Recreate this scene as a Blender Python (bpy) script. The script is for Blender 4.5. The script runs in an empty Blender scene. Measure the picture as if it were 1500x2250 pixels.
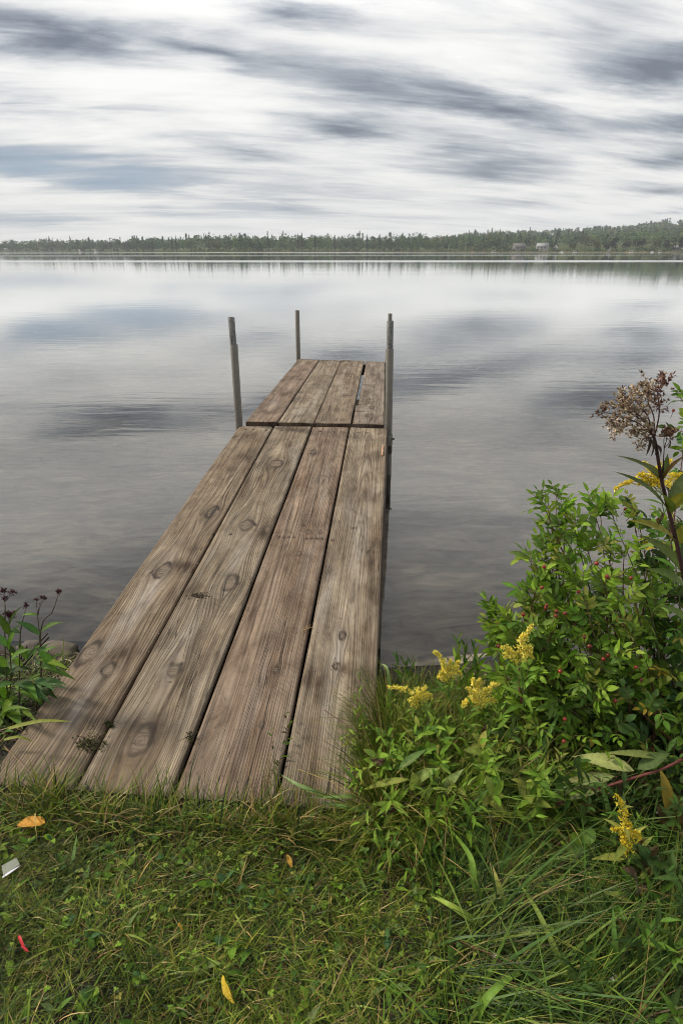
import bpy, math, random
import numpy as np
from mathutils import Vector

rng = np.random.default_rng(11)
random.seed(11)
SC = bpy.context.scene
COL = SC.collection
PI = math.pi

# ------------------------------------------------------------------ camera maths
F = 1300.0
CAMZ = 1.65
PITCH = math.atan(574 / F)
CP, SP = math.cos(PITCH), math.sin(PITCH)


def ray(X, Y):
    dx = (X - 750) / F
    dy = (1125 - Y) / F
    return np.array([dx, CP + dy * SP, -SP + dy * CP])


def at(X, Y, z):            # point of the sight line at height z
    r = ray(X, Y)
    return np.array([0, 0, CAMZ]) + r * ((z - CAMZ) / r[2])


def atd(X, Y, d):           # point of the sight line at forward distance d
    r = ray(X, Y)
    return np.array([0, 0, CAMZ]) + r * (d / r[1])


# ------------------------------------------------------------------ objects
def tag(o, label=None, cat=None, group=None, kind=None):
    if label: o['label'] = label
    if cat: o['category'] = cat
    if group: o['group'] = group
    if kind: o['kind'] = kind
    return o


def empty(name, loc, label, cat, group=None):
    o = bpy.data.objects.new(name, None)
    COL.objects.link(o)
    o.location = Vector([float(a) for a in loc])
    o.empty_display_size = 0.05
    return tag(o, label, cat, group)


class MB:
    """collects numpy pieces of geometry with a colour per vertex"""
    def __init__(self):
        self.v, self.f, self.c, self.n = [], [], [], 0
        self.extra = {}

    def add(self, v, f, c):
        v = np.asarray(v, float).reshape(-1, 3)
        f = np.asarray(f, int)
        c = np.asarray(c, float)
        if c.ndim == 1:
            c = np.tile(c[:3], (len(v), 1))
        self.v.append(v); self.c.append(c[:, :3]); self.f.append(f + self.n)
        self.n += len(v)

    def mesh(self, name, mat, smooth=True, origin=None):
        me = bpy.data.meshes.new(name)
        V = np.concatenate(self.v) if self.v else np.zeros((0, 3))
        if origin is not None:
            V = V - np.asarray(origin, float)
        C = np.concatenate(self.c)
        quads = [f for f in self.f if f.shape[1] == 4]
        tris = [f for f in self.f if f.shape[1] == 3]
        loops, tot = [], []
        if quads:
            q = np.concatenate(quads); loops.append(q.ravel()); tot.append(np.full(len(q), 4))
        if tris:
            t = np.concatenate(tris); loops.append(t.ravel()); tot.append(np.full(len(t), 3))
        loops = np.concatenate(loops).astype(np.int32); tot = np.concatenate(tot).astype(np.int32)
        me.vertices.add(len(V)); me.vertices.foreach_set('co', V.astype(np.float32).ravel())
        me.loops.add(len(loops)); me.loops.foreach_set('vertex_index', loops)
        me.polygons.add(len(tot))
        st = np.concatenate([[0], np.cumsum(tot)[:-1]]).astype(np.int32)
        me.polygons.foreach_set('loop_start', st)
        if smooth:
            me.polygons.foreach_set('use_smooth', np.ones(len(tot), bool))
        me.update(calc_edges=True)
        a = me.color_attributes.new('col', 'FLOAT_COLOR', 'POINT')
        a.data.foreach_set('color', np.concatenate([C, np.ones((len(C), 1))], 1).astype(np.float32).ravel())
        for k, arr in self.extra.items():
            arr = np.asarray(arr, np.float32)
            if arr.ndim == 1:
                at_ = me.attributes.new(k, 'FLOAT', 'POINT'); at_.data.foreach_set('value', arr)
            else:
                at_ = me.attributes.new(k, 'FLOAT_VECTOR', 'POINT'); at_.data.foreach_set('vector', arr.ravel())
        me.validate()
        me.materials.append(mat)
        return me

    def build(self, name, mat, parent=None, smooth=True, loc=None):
        """verts are world coordinates; the object sits at its parent's origin (or loc)"""
        org = parent.location if parent is not None and loc is None else loc
        if parent is not None and parent.parent is not None and loc is None:
            org = parent.location + parent.parent.location
        me = self.mesh(name, mat, smooth, None if org is None else tuple(org))
        o = bpy.data.objects.new(name, me)
        COL.objects.link(o)
        if parent is not None:
            o.parent = parent
        elif loc is not None:
            o.location = Vector([float(a) for a in loc])
        return o


def grid_faces(nu, nv, base=0, closed=False):
    i = np.arange(nu - 1)[:, None]; j = np.arange(nv - 1 if not closed else nv)[None, :]
    j2 = (j + 1) % nv
    a = i * nv + j; b = i * nv + j2; c = (i + 1) * nv + j2; d = (i + 1) * nv + j
    return np.stack([a, b, c, d], -1).reshape(-1, 4) + base


def nrmz(a):
    return a / np.maximum(np.linalg.norm(a, axis=-1, keepdims=True), 1e-9)


def tube(mb, pts, rad, col, sides=6, cap=True):
    pts = np.asarray(pts, float); n = len(pts)
    rad = np.broadcast_to(np.asarray(rad, float), (n,)) if np.ndim(rad) == 0 or len(np.atleast_1d(rad)) == n else np.linspace(rad[0], rad[-1], n)
    t = nrmz(np.gradient(pts, axis=0))
    ref = np.array([1.0, 0, 0]) if abs(t[0][0]) < 0.8 else np.array([0, 1.0, 0])
    x = nrmz(np.cross(t, ref)); y = np.cross(t, x)
    a = np.linspace(0, 2 * PI, sides, endpoint=False)
    ring = pts[:, None] + rad[:, None, None] * (x[:, None] * np.cos(a)[None, :, None] + y[:, None] * np.sin(a)[None, :, None])
    v = ring.reshape(-1, 3)
    mb.add(v, grid_faces(n, sides, closed=True), col)
    if cap:
        for k, ctr in ((0, pts[0]), (n - 1, pts[-1])):
            cv = np.vstack([ring[k], ctr])
            f = np.array([[i, (i + 1) % sides, sides] for i in range(sides)])
            mb.add(cv, f if k else f[:, ::-1], col)


def bez(p, n=8):
    """smooth curve through control points (Catmull-Rom)"""
    p = np.asarray(p, float)
    if len(p) == 2:
        return p[0] + (p[1] - p[0]) * np.linspace(0, 1, n)[:, None]
    q = np.vstack([2 * p[0] - p[1], p, 2 * p[-1] - p[-2]])
    out = []
    for i in range(1, len(q) - 2):
        t = np.linspace(0, 1, n, endpoint=False)[:, None]
        a, b, c, d = q[i - 1], q[i], q[i + 1], q[i + 2]
        out.append(0.5 * (2 * b + (c - a) * t + (2 * a - 5 * b + 4 * c - d) * t ** 2 + (3 * b - a - 3 * c + d) * t ** 3))
    out.append(q[-2][None])
    return np.vstack(out)


PROF = {
    'lance': lambda t: np.sin(PI * np.clip(t, 0, 1) ** 0.75) ** 1.15,
    'ovate': lambda t: np.sin(PI * np.clip(t, 0, 1) ** 0.8) ** 0.75,
    'round': lambda t: np.sin(PI * np.clip(t, 0, 1) ** 0.9) ** 0.5,
    'blade': lambda t: np.clip(1.0 - t ** 2.2, 0, 1) * (0.75 + 0.25 * np.sin(PI * t)),
    'petal': lambda t: np.sin(PI * np.clip(t * 0.85 + 0.12, 0, 1)) ** 0.6,
}


def leaves(mb, base, d, up, L, W, col, prof='lance', droop=0.5, fold=0.25, nu=5, serr=0.0, midlight=1.22, wave=0.0):
    base = np.asarray(base, float).reshape(-1, 3); N = len(base)
    if N == 0: return
    d = nrmz(np.broadcast_to(np.asarray(d, float), (N, 3)).copy())
    up = np.broadcast_to(np.asarray(up, float), (N, 3)).copy()
    y = np.cross(up, d); bad = np.linalg.norm(y, axis=1) < 1e-3
    y[bad] = np.cross(np.array([0.3, 0.8, 0.1]), d[bad]); y = nrmz(y); z = np.cross(d, y)
    L = np.broadcast_to(np.asarray(L, float), (N,)); W = np.broadcast_to(np.asarray(W, float), (N,))
    droop = np.broadcast_to(np.asarray(droop, float), (N,)); fold = np.broadcast_to(np.asarray(fold, float), (N,))
    col = np.broadcast_to(np.asarray(col, float), (N, 3))
    t = np.linspace(0, 1, nu + 1)
    w = np.maximum(PROF[prof](t), 0.03)
    if serr:
        w = w * (1 + serr * np.where(np.arange(nu + 1) % 2 == 0, 1, -1)); w[0] = 0.03; w[-1] = 0.02
    th = droop[:, None] * t[None]
    st = np.diff(t, prepend=0)
    a = np.cumsum(np.cos(th) * st, 1) * L[:, None]; b = np.cumsum(np.sin(th) * st, 1) * L[:, None]
    mid = base[:, None] + d[:, None] * a[..., None] - z[:, None] * b[..., None]
    hw = (W / 2)[:, None] * w[None]
    sy = y[:, None] * (hw * np.cos(fold)[:, None])[..., None]
    zl = z[:, None] * np.cos(th)[..., None] + d[:, None] * np.sin(th)[..., None]
    sz = zl * (hw * np.sin(fold)[:, None])[..., None]
    wv = 0
    if wave:
        wv = zl * (wave * L[:, None] * np.sin(t[None] * 11 + rng.uniform(0, 6, (N, 1))) * w[None])[..., None]
    Lf = mid + sy + sz + wv; Rt = mid - sy + sz - wv
    v = np.stack([Lf, mid, Rt], 2)              # N, nu+1, 3, 3
    fi = grid_faces(nu + 1, 3)
    f = (fi[None] + (np.arange(N) * (nu + 1) * 3)[:, None, None]).reshape(-1, 4)
    c = np.repeat(col[:, None, :], (nu + 1) * 3, 1).reshape(N, nu + 1, 3, 3).copy()
    c[:, :, 1] *= midlight
    mb.add(v.reshape(-1, 3), f, c.reshape(-1, 3))


def blades(mb, base, az, L, W, lean, curve, col, seg=4, tipcol=None, twist=0.0):
    base = np.asarray(base, float).reshape(-1, 3); N = len(base)
    bc = lambda a: np.broadcast_to(np.asarray(a, float), (N,))
    az, L, W, lean, curve = bc(az), bc(L), bc(W), bc(lean), bc(curve)
    col = np.broadcast_to(np.asarray(col, float), (N, 3))
    h = np.stack([np.cos(az), np.sin(az), np.zeros(N)], 1)
    s = np.stack([-np.sin(az + twist), np.cos(az + twist), np.zeros(N)], 1)
    t = np.linspace(0, 1, seg + 1)
    th = lean[:, None] + curve[:, None] * t[None] ** 1.3
    st = np.diff(t, prepend=0)
    a = np.cumsum(np.sin(th) * st, 1) * L[:, None]; b = np.cumsum(np.cos(th) * st, 1) * L[:, None]
    mid = base[:, None] + h[:, None] * a[..., None]
    mid[..., 2] += b
    w = np.maximum(PROF['blade'](t), 0.04)
    # a blade is a shallow gutter: the two edges stand a little above the midrib
    ed = s[:, None] * ((W / 2)[:, None] * w[None])[..., None]
    v = np.stack([mid + ed, mid - ed], 2)
    fi = grid_faces(seg + 1, 2)
    f = (fi[None] + (np.arange(N) * (seg + 1) * 2)[:, None, None]).reshape(-1, 4)
    c = np.repeat(col[:, None, :], (seg + 1) * 2, 1).reshape(N, seg + 1, 2, 3).copy()
    if tipcol is not None:
        k = (t ** 3)[None, :, None, None]
        c = c * (1 - k) + np.asarray(tipcol) * k
    mb.add(v.reshape(-1, 3), f, c.reshape(-1, 3))


def mixcol(a, b, n, j=0.15):
    k = rng.random((n, 1))
    c = np.asarray(a) * (1 - k) + np.asarray(b) * k
    return c * rng.uniform(1 - j, 1 + j, (n, 1))


def pal(n, cols, w, j=0.2):
    idx = rng.choice(len(cols), n, p=np.asarray(w, float) / np.sum(w))
    return np.asarray(cols)[idx] * rng.uniform(1 - j, 1 + j, (n, 1)) * rng.uniform(0.92, 1.08, (n, 3))


def blob(mb, c, r, col, n=8, m=6, jit=0.1, axis=None):
    """a closed, slightly irregular ellipsoid"""
    r = np.broadcast_to(np.asarray(r, float), (3,))
    th = np.linspace(0, PI, m + 1); ph = np.linspace(0, 2 * PI, n, endpoint=False)
    v = np.stack([np.sin(th)[:, None] * np.cos(ph)[None], np.sin(th)[:, None] * np.sin(ph)[None], np.repeat(np.cos(th)[:, None], n, 1)], -1)
    k = 1 + rng.normal(0, jit, (m + 1, n, 1)); k[0] = k[0, :1]; k[-1] = k[-1, :1]
    v = (v * k * r).reshape(-1, 3) + np.asarray(c)
    mb.add(v, grid_faces(m + 1, n, closed=True)[:, ::-1], col)


def box(mb, lo, hi, col):
    lo, hi = np.asarray(lo, float), np.asarray(hi, float)
    v = np.array([[x, y, z] for x in (lo[0], hi[0]) for y in (lo[1], hi[1]) for z in (lo[2], hi[2])])
    f = [[0, 1, 3, 2], [4, 6, 7, 5], [0, 4, 5, 1], [2, 3, 7, 6], [0, 2, 6, 4], [1, 5, 7, 3]]
    mb.add(v, f, col)


# cheap value noise for the terrain
_P = rng.random((64, 64))


def vnoise(x, y):
    x = np.asarray(x, float); y = np.asarray(y, float)
    xi = np.floor(x).astype(int); yi = np.floor(y).astype(int)
    fx = x - xi; fy = y - yi
    fx = fx * fx * (3 - 2 * fx); fy = fy * fy * (3 - 2 * fy)
    g = lambda a, b: _P[a % 64, b % 64]
    return (g(xi, yi) * (1 - fx) + g(xi + 1, yi) * fx) * (1 - fy) + (g(xi, yi + 1) * (1 - fx) + g(xi + 1, yi + 1) * fx) * fy - 0.5


# ------------------------------------------------------------------ materials
def newmat(name):
    m = bpy.data.materials.new(name); m.use_nodes = True
    nt = m.node_tree; nt.nodes.clear()
    out = nt.nodes.new('ShaderNodeOutputMaterial')
    return m, nt, out


def nd(nt, typ, **kw):
    n = nt.nodes.new(typ)
    for k, v in kw.items():
        if k.startswith('_'):
            setattr(n, k[1:], v)
        else:
            key = int(k[1:]) if k[0] == 'i' and k[1:].isdigit() else k.replace('__', ' ')
            if hasattr(v, 'is_output') or isinstance(v, bpy.types.NodeSocket):
                nt.links.new(v, n.inputs[key])
            else:
                n.inputs[key].default_value = v
    return n


def mth(nt, op, a, b=None, c=None, clamp=False):
    n = nt.nodes.new('ShaderNodeMath'); n.operation = op; n.use_clamp = clamp
    for i, v in enumerate((a, b, c)):
        if v is None: continue
        if isinstance(v, bpy.types.NodeSocket): nt.links.new(v, n.inputs[i])
        else: n.inputs[i].default_value = v
    return n.outputs[0]


def mixc(nt, fac, a, b, mode='MIX'):
    n = nt.nodes.new('ShaderNodeMix'); n.data_type = 'RGBA'; n.blend_type = mode; n.clamp_factor = True
    for s, v in ((n.inputs['Factor'], fac), (n.inputs[6], a), (n.inputs[7], b)):
        if isinstance(v, bpy.types.NodeSocket): nt.links.new(v, s)
        elif isinstance(v, (int, float)): s.default_value = v
        else: s.default_value = (v[0], v[1], v[2], 1)
    return n.outputs[2]


def ramp(nt, fac, stops, interp='LINEAR'):
    n = nt.nodes.new('ShaderNodeValToRGB'); n.color_ramp.interpolation = interp
    el = n.color_ramp.elements
    while len(el) > 1: el.remove(el[-1])
    for i, (p, c) in enumerate(stops):
        e = el[0] if i == 0 else el.new(p)
        e.position = p
        c = (c, c, c) if isinstance(c, (int, float)) else c
        e.color = (c[0], c[1], c[2], 1)
    nt.links.new(fac, n.inputs[0])
    return n.outputs[0]


def maprange(nt, v, a, b, c, d, smooth=False):
    n = nt.nodes.new('ShaderNodeMapRange'); n.clamp = True
    if smooth: n.interpolation_type = 'SMOOTHSTEP'
    nt.links.new(v, n.inputs[0])
    for i, x in enumerate((a, b, c, d)): n.inputs[i + 1].default_value = x
    return n.outputs[0]


def noise(nt, vec, scale, detail=4, rough=0.55, dist=0.0, out=0):
    n = nt.nodes.new('ShaderNodeTexNoise')
    n.inputs['Scale'].default_value = scale; n.inputs['Detail'].default_value = detail
    n.inputs['Roughness'].default_value = rough; n.inputs['Distortion'].default_value = dist
    if vec is not None: nt.links.new(vec, n.inputs['Vector'])
    return n.outputs[out]


def mapping(nt, vec, loc=(0, 0, 0), rot=(0, 0, 0), scale=(1, 1, 1), typ='POINT'):
    n = nt.nodes.new('ShaderNodeMapping'); n.vector_type = typ
    n.inputs['Location'].default_value = loc; n.inputs['Rotation'].default_value = rot; n.inputs['Scale'].default_value = scale
    nt.links.new(vec, n.inputs['Vector'])
    return n.outputs[0]


def attr(nt, name, out='Color'):
    n = nt.nodes.new('ShaderNodeAttribute'); n.attribute_name = name
    return n.outputs[out]


def objco(nt):
    return nt.nodes.new('ShaderNodeTexCoord').outputs['Object']


def geopos(nt):
    return nt.nodes.new('ShaderNodeNewGeometry').outputs['Position']


def bump(nt, h, strength, dist):
    n = nt.nodes.new('ShaderNodeBump'); n.inputs['Strength'].default_value = strength; n.inputs['Distance'].default_value = dist
    nt.links.new(h, n.inputs['Height'])
    return n.outputs[0]


def leaf_mat(name, transl=0.35, rough=0.45, spec=0.35, spots=0.0):
    m, nt, out = newmat(name)
    c = attr(nt, 'col')
    n1 = noise(nt, geopos(nt), 90, 3)
    c = mixc(nt, 1.0, c, ramp(nt, n1, [(0.3, 0.8), (0.7, 1.2)]), 'MULTIPLY')
    if spots:
        n2 = noise(nt, geopos(nt), 260, 3)
        c = mixc(nt, maprange(nt, n2, 0.60, 0.68, 0, spots), c, (0.09, 0.05, 0.02))
    b = nd(nt, 'ShaderNodeBsdfPrincipled', Base__Color=c, Roughness=rough)
    b.inputs['Specular IOR Level'].default_value = spec
    b.inputs['Normal'].default_value = (0, 0, 0)
    nt.links.new(bump(nt, noise(nt, geopos(nt), 420, 2), 0.25, 0.002), b.inputs['Normal'])
    t = nd(nt, 'ShaderNodeBsdfTranslucent', Color=mixc(nt, 1.0, c, (1.15, 1.2, 0.6), 'MULTIPLY'))
    mx = nd(nt, 'ShaderNodeMixShader', i0=transl, i1=b.outputs[0], i2=t.outputs[0])
    nt.links.new(mx.outputs[0], out.inputs[0])
    return m


def plain_mat(name, rough=0.8, spec=0.3, nscale=40, namp=0.25, bstr=0.3, bdist=0.003, metal=0.0):
    m, nt, out = newmat(name)
    p = objco(nt)
    n1 = noise(nt, p, nscale, 5, 0.6)
    c = mixc(nt, 1.0, attr(nt, 'col'), ramp(nt, n1, [(0.25, 1 - namp), (0.75, 1 + namp)]), 'MULTIPLY')
    b = nd(nt, 'ShaderNodeBsdfPrincipled', Base__Color=c, Roughness=rough, Metallic=metal)
    b.inputs['Specular IOR Level'].default_value = spec
    nt.links.new(bump(nt, n1, bstr, bdist), b.inputs['Normal'])
    nt.links.new(b.outputs[0], out.inputs[0])
    return m


M = {}
M['leaf'] = leaf_mat('leaf', 0.35, 0.58, 0.16)
M['grass'] = leaf_mat('grass_blade', 0.18, 0.48, 0.22)
M['oldleaf'] = leaf_mat('fallen_leaf', 0.25, 0.6, 0.2, 0.7)
M['petal'] = leaf_mat('petal', 0.25, 0.7, 0.15)
M['stem'] = plain_mat('stem', 0.6, 0.3, 120, 0.25, 0.2, 0.001)
M['dry'] = plain_mat('dry_plant', 0.85, 0.15, 200, 0.3, 0.2, 0.001)
M['berry'] = plain_mat('berry', 0.28, 0.5, 60, 0.2, 0.05, 0.001)
M['stone'] = plain_mat('stone', 0.8, 0.3, 26, 0.35, 0.6, 0.006)
M['paint'] = plain_mat('painted_wall', 0.7, 0.3, 2, 0.1, 0.1, 0.01)
M['far_leaf'] = leaf_mat('far_foliage', 0.2, 0.7, 0.1)
M['litter'] = plain_mat('dead_reeds', 0.85, 0.2, 80, 0.35, 0.3, 0.002)
M['rubber'] = plain_mat('plastic_strip', 0.35, 0.5, 30, 0.15, 0.1, 0.001)


def wood_material():
    m, nt, out = newmat('weathered_deck_wood')
    ring = attr(nt, 'ring', 'Fac'); knot = attr(nt, 'knot', 'Fac'); kr = attr(nt, 'kring', 'Fac'); dark = attr(nt, 'dark', 'Fac')
    uv = attr(nt, 'wuv', 'Vector'); tint = attr(nt, 'col')
    pale = attr(nt, 'pale', 'Fac')
    fine = noise(nt, mapping(nt, uv, scale=(110, 3.2, 1)), 1.0, 5, 0.62)
    fine2 = noise(nt, mapping(nt, uv, scale=(420, 9, 1)), 1.0, 3, 0.6)
    wob = noise(nt, mapping(nt, uv, scale=(14, 2.2, 1)), 1.0, 3)
    r = mth(nt, 'ADD', ring, mth(nt, 'MULTIPLY', wob, 0.8))
    r = mth(nt, 'ADD', r, mth(nt, 'MULTIPLY', fine, 0.55))
    fr = mth(nt, 'FRACT', r)
    # earlywood rises slowly, latewood is the narrow dark line at the ring's end
    late = ramp(nt, fr, [(0.0, 0.62), (0.10, 0.18), (0.48, 0.0), (0.74, 0.38), (0.93, 1.0), (1.0, 0.62)])
    krf = mth(nt, 'FRACT', mth(nt, 'ADD', kr, mth(nt, 'MULTIPLY', noise(nt, mapping(nt, uv, scale=(40, 40, 1)), 1.0, 3), 1.4)))
    klate = ramp(nt, krf, [(0.0, 0.2), (0.7, 0.1), (0.92, 0.9), (1.0, 0.2)])
    # how strongly the rings show differs along and across a board
    vary = maprange(nt, noise(nt, mapping(nt, uv, scale=(7, 1.3, 1)), 1.0, 3), 0.3, 0.7, 0.35, 1.0)
    late = mth(nt, 'MULTIPLY', late, vary)
    lm = nt.nodes.new('ShaderNodeMix'); lm.data_type = 'FLOAT'
    nt.links.new(knot, lm.inputs[0]); nt.links.new(late, lm.inputs[2]); nt.links.new(klate, lm.inputs[3])
    late = lm.outputs[0]
    base = mixc(nt, 1.0, tint, ramp(nt, fine, [(0.25, 0.70), (0.5, 1.0), (0.78, 1.32)]), 'MULTIPLY')
    base = mixc(nt, 1.0, base, ramp(nt, fine2, [(0.3, 0.82), (0.7, 1.14)]), 'MULTIPLY')
    streak = noise(nt, mapping(nt, uv, loc=(1, 5, 0), scale=(46, 0.9, 1)), 1.0, 4, 0.6)
    base = mixc(nt, 1.0, base, ramp(nt, streak, [(0.30, (0.55, 0.51, 0.47)), (0.48, (0.98, 0.97, 0.96)), (0.70, (1.38, 1.37, 1.34))]), 'MULTIPLY')
    c = mixc(nt, mth(nt, 'MULTIPLY', late, 0.78), base, mixc(nt, 1.0, tint, (0.19, 0.15, 0.115), 'MULTIPLY'))
    # silvered, bleached streaks and brown, damp streaks
    big = noise(nt, mapping(nt, uv, scale=(10, 0.9, 1)), 1.0, 4, 0.6, 0.4)
    c = mixc(nt, maprange(nt, big, 0.53, 0.70, 0, 0.42), c, (0.33, 0.29, 0.235))
    big2 = noise(nt, mapping(nt, uv, loc=(7, 3, 0), scale=(8, 1.4, 1)), 1.0, 5, 0.65, 0.5)
    c = mixc(nt, maprange(nt, big2, 0.46, 0.66, 0, 0.8), c, mixc(nt, 1.0, c, (0.46, 0.37, 0.28), 'MULTIPLY'))
    blot = noise(nt, mapping(nt, uv, loc=(11, 6, 0), scale=(11, 5, 1)), 1.0, 6, 0.68, 0.6)
    c = mixc(nt, 1.0, c, ramp(nt, blot, [(0.32, (0.56, 0.52, 0.47)), (0.5, (1, 1, 1)), (0.68, (1.28, 1.28, 1.26))]), 'MULTIPLY')
    moss = noise(nt, mapping(nt, uv, loc=(2, 9, 0), scale=(9, 2.6, 1)), 1.0, 5, 0.7)
    c = mixc(nt, maprange(nt, moss, 0.60, 0.74, 0, 0.34), c, (0.085, 0.088, 0.045))
    c = mixc(nt, mth(nt, 'MULTIPLY', pale, 0.55, clamp=True), c, (0.42, 0.375, 0.33))
    c = mixc(nt, mth(nt, 'MULTIPLY', dark, 1.0, clamp=True), c, mixc(nt, 1.0, c, (0.24, 0.175, 0.125), 'MULTIPLY'))
    gl = noise(nt, mapping(nt, uv, loc=(5, 2, 0), scale=(135, 1.1, 1)), 1.0, 3, 0.6)
    gl = mth(nt, 'MULTIPLY', maprange(nt, gl, 0.54, 0.64, 0, 0.48), maprange(nt, knot, 0.0, 0.4, 1, 0))
    c = mixc(nt, gl, c, mixc(nt, 1.0, tint, (0.20, 0.155, 0.115), 'MULTIPLY'))
    gp = noise(nt, mapping(nt, uv, loc=(9, 4, 0), scale=(120, 1.3, 1)), 1.0, 3, 0.6)
    c = mixc(nt, mth(nt, 'MULTIPLY', maprange(nt, gp, 0.57, 0.67, 0, 0.22), maprange(nt, knot, 0.0, 0.4, 1, 0)), c, (0.35, 0.305, 0.25))
    # knots
    kc = mixc(nt, mth(nt, 'MULTIPLY', klate, 0.2), (0.165, 0.125, 0.088), (0.035, 0.024, 0.017))
    kc = mixc(nt, maprange(nt, noise(nt, mapping(nt, uv, scale=(90, 90, 1)), 1.0, 5), 0.48, 0.62, 0, 0.7), kc, (0.05, 0.036, 0.025))
    c = mixc(nt, mth(nt, 'MULTIPLY', knot, 0.88), c, kc)
    rim = attr(nt, 'rim', 'Fac')
    c = mixc(nt, mth(nt, 'MULTIPLY', rim, 0.95, clamp=True), c, (0.04, 0.028, 0.02))
    # long drying cracks, pits and grit
    ck = noise(nt, mapping(nt, uv, loc=(3, 1, 0), scale=(34, 0.75, 1)), 1.0, 2, 0.5)
    crack = maprange(nt, mth(nt, 'ABSOLUTE', mth(nt, 'SUBTRACT', ck, 0.5)), 0.0, 0.013, 1, 0)
    crack = mth(nt, 'MULTIPLY', crack, maprange(nt, noise(nt, mapping(nt, uv, scale=(4, 1.1, 1)), 1.0, 2), 0.5, 0.6, 0, 1))
    pit = maprange(nt, noise(nt, mapping(nt, uv, scale=(120, 45, 1)), 1.0, 2), 0.69, 0.74, 0, 1)
    hole = mth(nt, 'MAXIMUM', crack, mth(nt, 'MULTIPLY', pit, 0.8))
    c = mixc(nt, mth(nt, 'MULTIPLY', hole, 0.9), c, (0.025, 0.018, 0.013))
    b = nd(nt, 'ShaderNodeBsdfPrincipled', Base__Color=c, Roughness=0.78)
    b.inputs['Specular IOR Level'].default_value = 0.28
    h = mth(nt, 'ADD', mth(nt, 'MULTIPLY', fine, 0.7), mth(nt, 'MULTIPLY', late, -0.9))
    h = mth(nt, 'ADD', h, mth(nt, 'MULTIPLY', hole, -2.0))
    h = mth(nt, 'ADD', h, mth(nt, 'MULTIPLY', gl, -0.8))
    h = mth(nt, 'ADD', h, mth(nt, 'MULTIPLY', rim, -1.0))
    h = mth(nt, 'ADD', h, mth(nt, 'MULTIPLY', fine2, 0.3))
    nt.links.new(bump(nt, h, 0.75, 0.0028), b.inputs['Normal'])
    nt.links.new(b.outputs[0], out.inputs[0])
    return m


M['wood'] = wood_material()


def metal_material(name, a, bcol, rough, mott, scale):
    m, nt, out = newmat(name)
    p = objco(nt)
    n1 = noise(nt, p, scale, 6, 0.7)
    n2 = noise(nt, mapping(nt, p, scale=(60, 60, 3)), 1.0, 4)
    c = mixc(nt, maprange(nt, n1, 0.5 - mott, 0.5 + mott, 0, 1), a, bcol)
    c = mixc(nt, maprange(nt, n2, 0.55, 0.75, 0, 0.4), c, (0.10, 0.085, 0.065))
    b = nd(nt, 'ShaderNodeBsdfPrincipled', Base__Color=c, Roughness=rough, Metallic=0.3)
    nt.links.new(bump(nt, n1, 0.25, 0.002), b.inputs['Normal'])
    nt.links.new(b.outputs[0], out.inputs[0])
    return m


M['galv'] = metal_material('galvanised_pipe', (0.165, 0.150, 0.125), (0.115, 0.105, 0.088), 0.5, 0.2, 30)
M['dark_pipe'] = metal_material('dull_old_pipe', (0.07, 0.07, 0.068), (0.24, 0.235, 0.22), 0.65, 0.12, 75)
M['nail'] = metal_material('rusty_nail', (0.018, 0.013, 0.011), (0.04, 0.026, 0.02), 0.85, 0.2, 60)
for n_ in M['nail'].node_tree.nodes:
    if n_.type == 'BSDF_PRINCIPLED': n_.inputs['Metallic'].default_value = 0.0

# soil, lake bed, far land
m, nt, out = newmat('soil'); p = geopos(nt)
n1 = noise(nt, p, 9, 6, 0.65); n2 = noise(nt, p, 60, 5, 0.7)
c = ramp(nt, n1, [(0.3, (0.012, 0.009, 0.006)), (0.6, (0.03, 0.022, 0.013)), (0.8, (0.06, 0.045, 0.028))])
c = mixc(nt, 1.0, c, ramp(nt, n2, [(0.3, 0.55), (0.7, 1.4)]), 'MULTIPLY')
b = nd(nt, 'ShaderNodeBsdfPrincipled', Base__Color=c, Roughness=0.9)
nt.links.new(bump(nt, n2, 0.8, 0.01), b.inputs['Normal']); nt.links.new(b.outputs[0], out.inputs[0]); M['soil'] = m

m, nt, out = newmat('lake_bed'); p = geopos(nt)
n1 = noise(nt, p, 0.9, 6, 0.6, 0.6); n2 = noise(nt, mapping(nt, p, scale=(1, 2.2, 1)), 4.0, 5, 0.62, 0.8)
vor = nd(nt, 'ShaderNodeTexVoronoi', Vector=mapping(nt, p, scale=(1, 1, 1)), Scale=9.0); vor.feature = 'SMOOTH_F1'
c = ramp(nt, n1, [(0.3, (0.14, 0.118, 0.088)), (0.5, (0.31, 0.262, 0.20)), (0.7, (0.54, 0.46, 0.355))])
c = mixc(nt, 1.0, c, ramp(nt, n2, [(0.3, 0.42), (0.7, 1.6)]), 'MULTIPLY')
c = mixc(nt, maprange(nt, vor.outputs['Distance'], 0.1, 0.45, 0.35, 0), c, (0.30, 0.26, 0.22))
b = nd(nt, 'ShaderNodeBsdfPrincipled', Base__Color=c, Roughness=0.95); b.inputs['Specular IOR Level'].default_value = 0.0
nt.links.new(b.outputs[0], out.inputs[0]); M['bed'] = m

m, nt, out = newmat('far_land'); p = geopos(nt)
n1 = noise(nt, p, 0.03, 5, 0.6)
c = ramp(nt, n1, [(0.35, (0.045, 0.06, 0.022)), (0.6, (0.075, 0.09, 0.03)), (0.75, (0.14, 0.12, 0.06))])
b = nd(nt, 'ShaderNodeBsdfPrincipled', Base__Color=c, Roughness=0.95); b.inputs['Specular IOR Level'].default_value = 0.0
nt.links.new(b.outputs[0], out.inputs[0]); M['land'] = m


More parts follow.
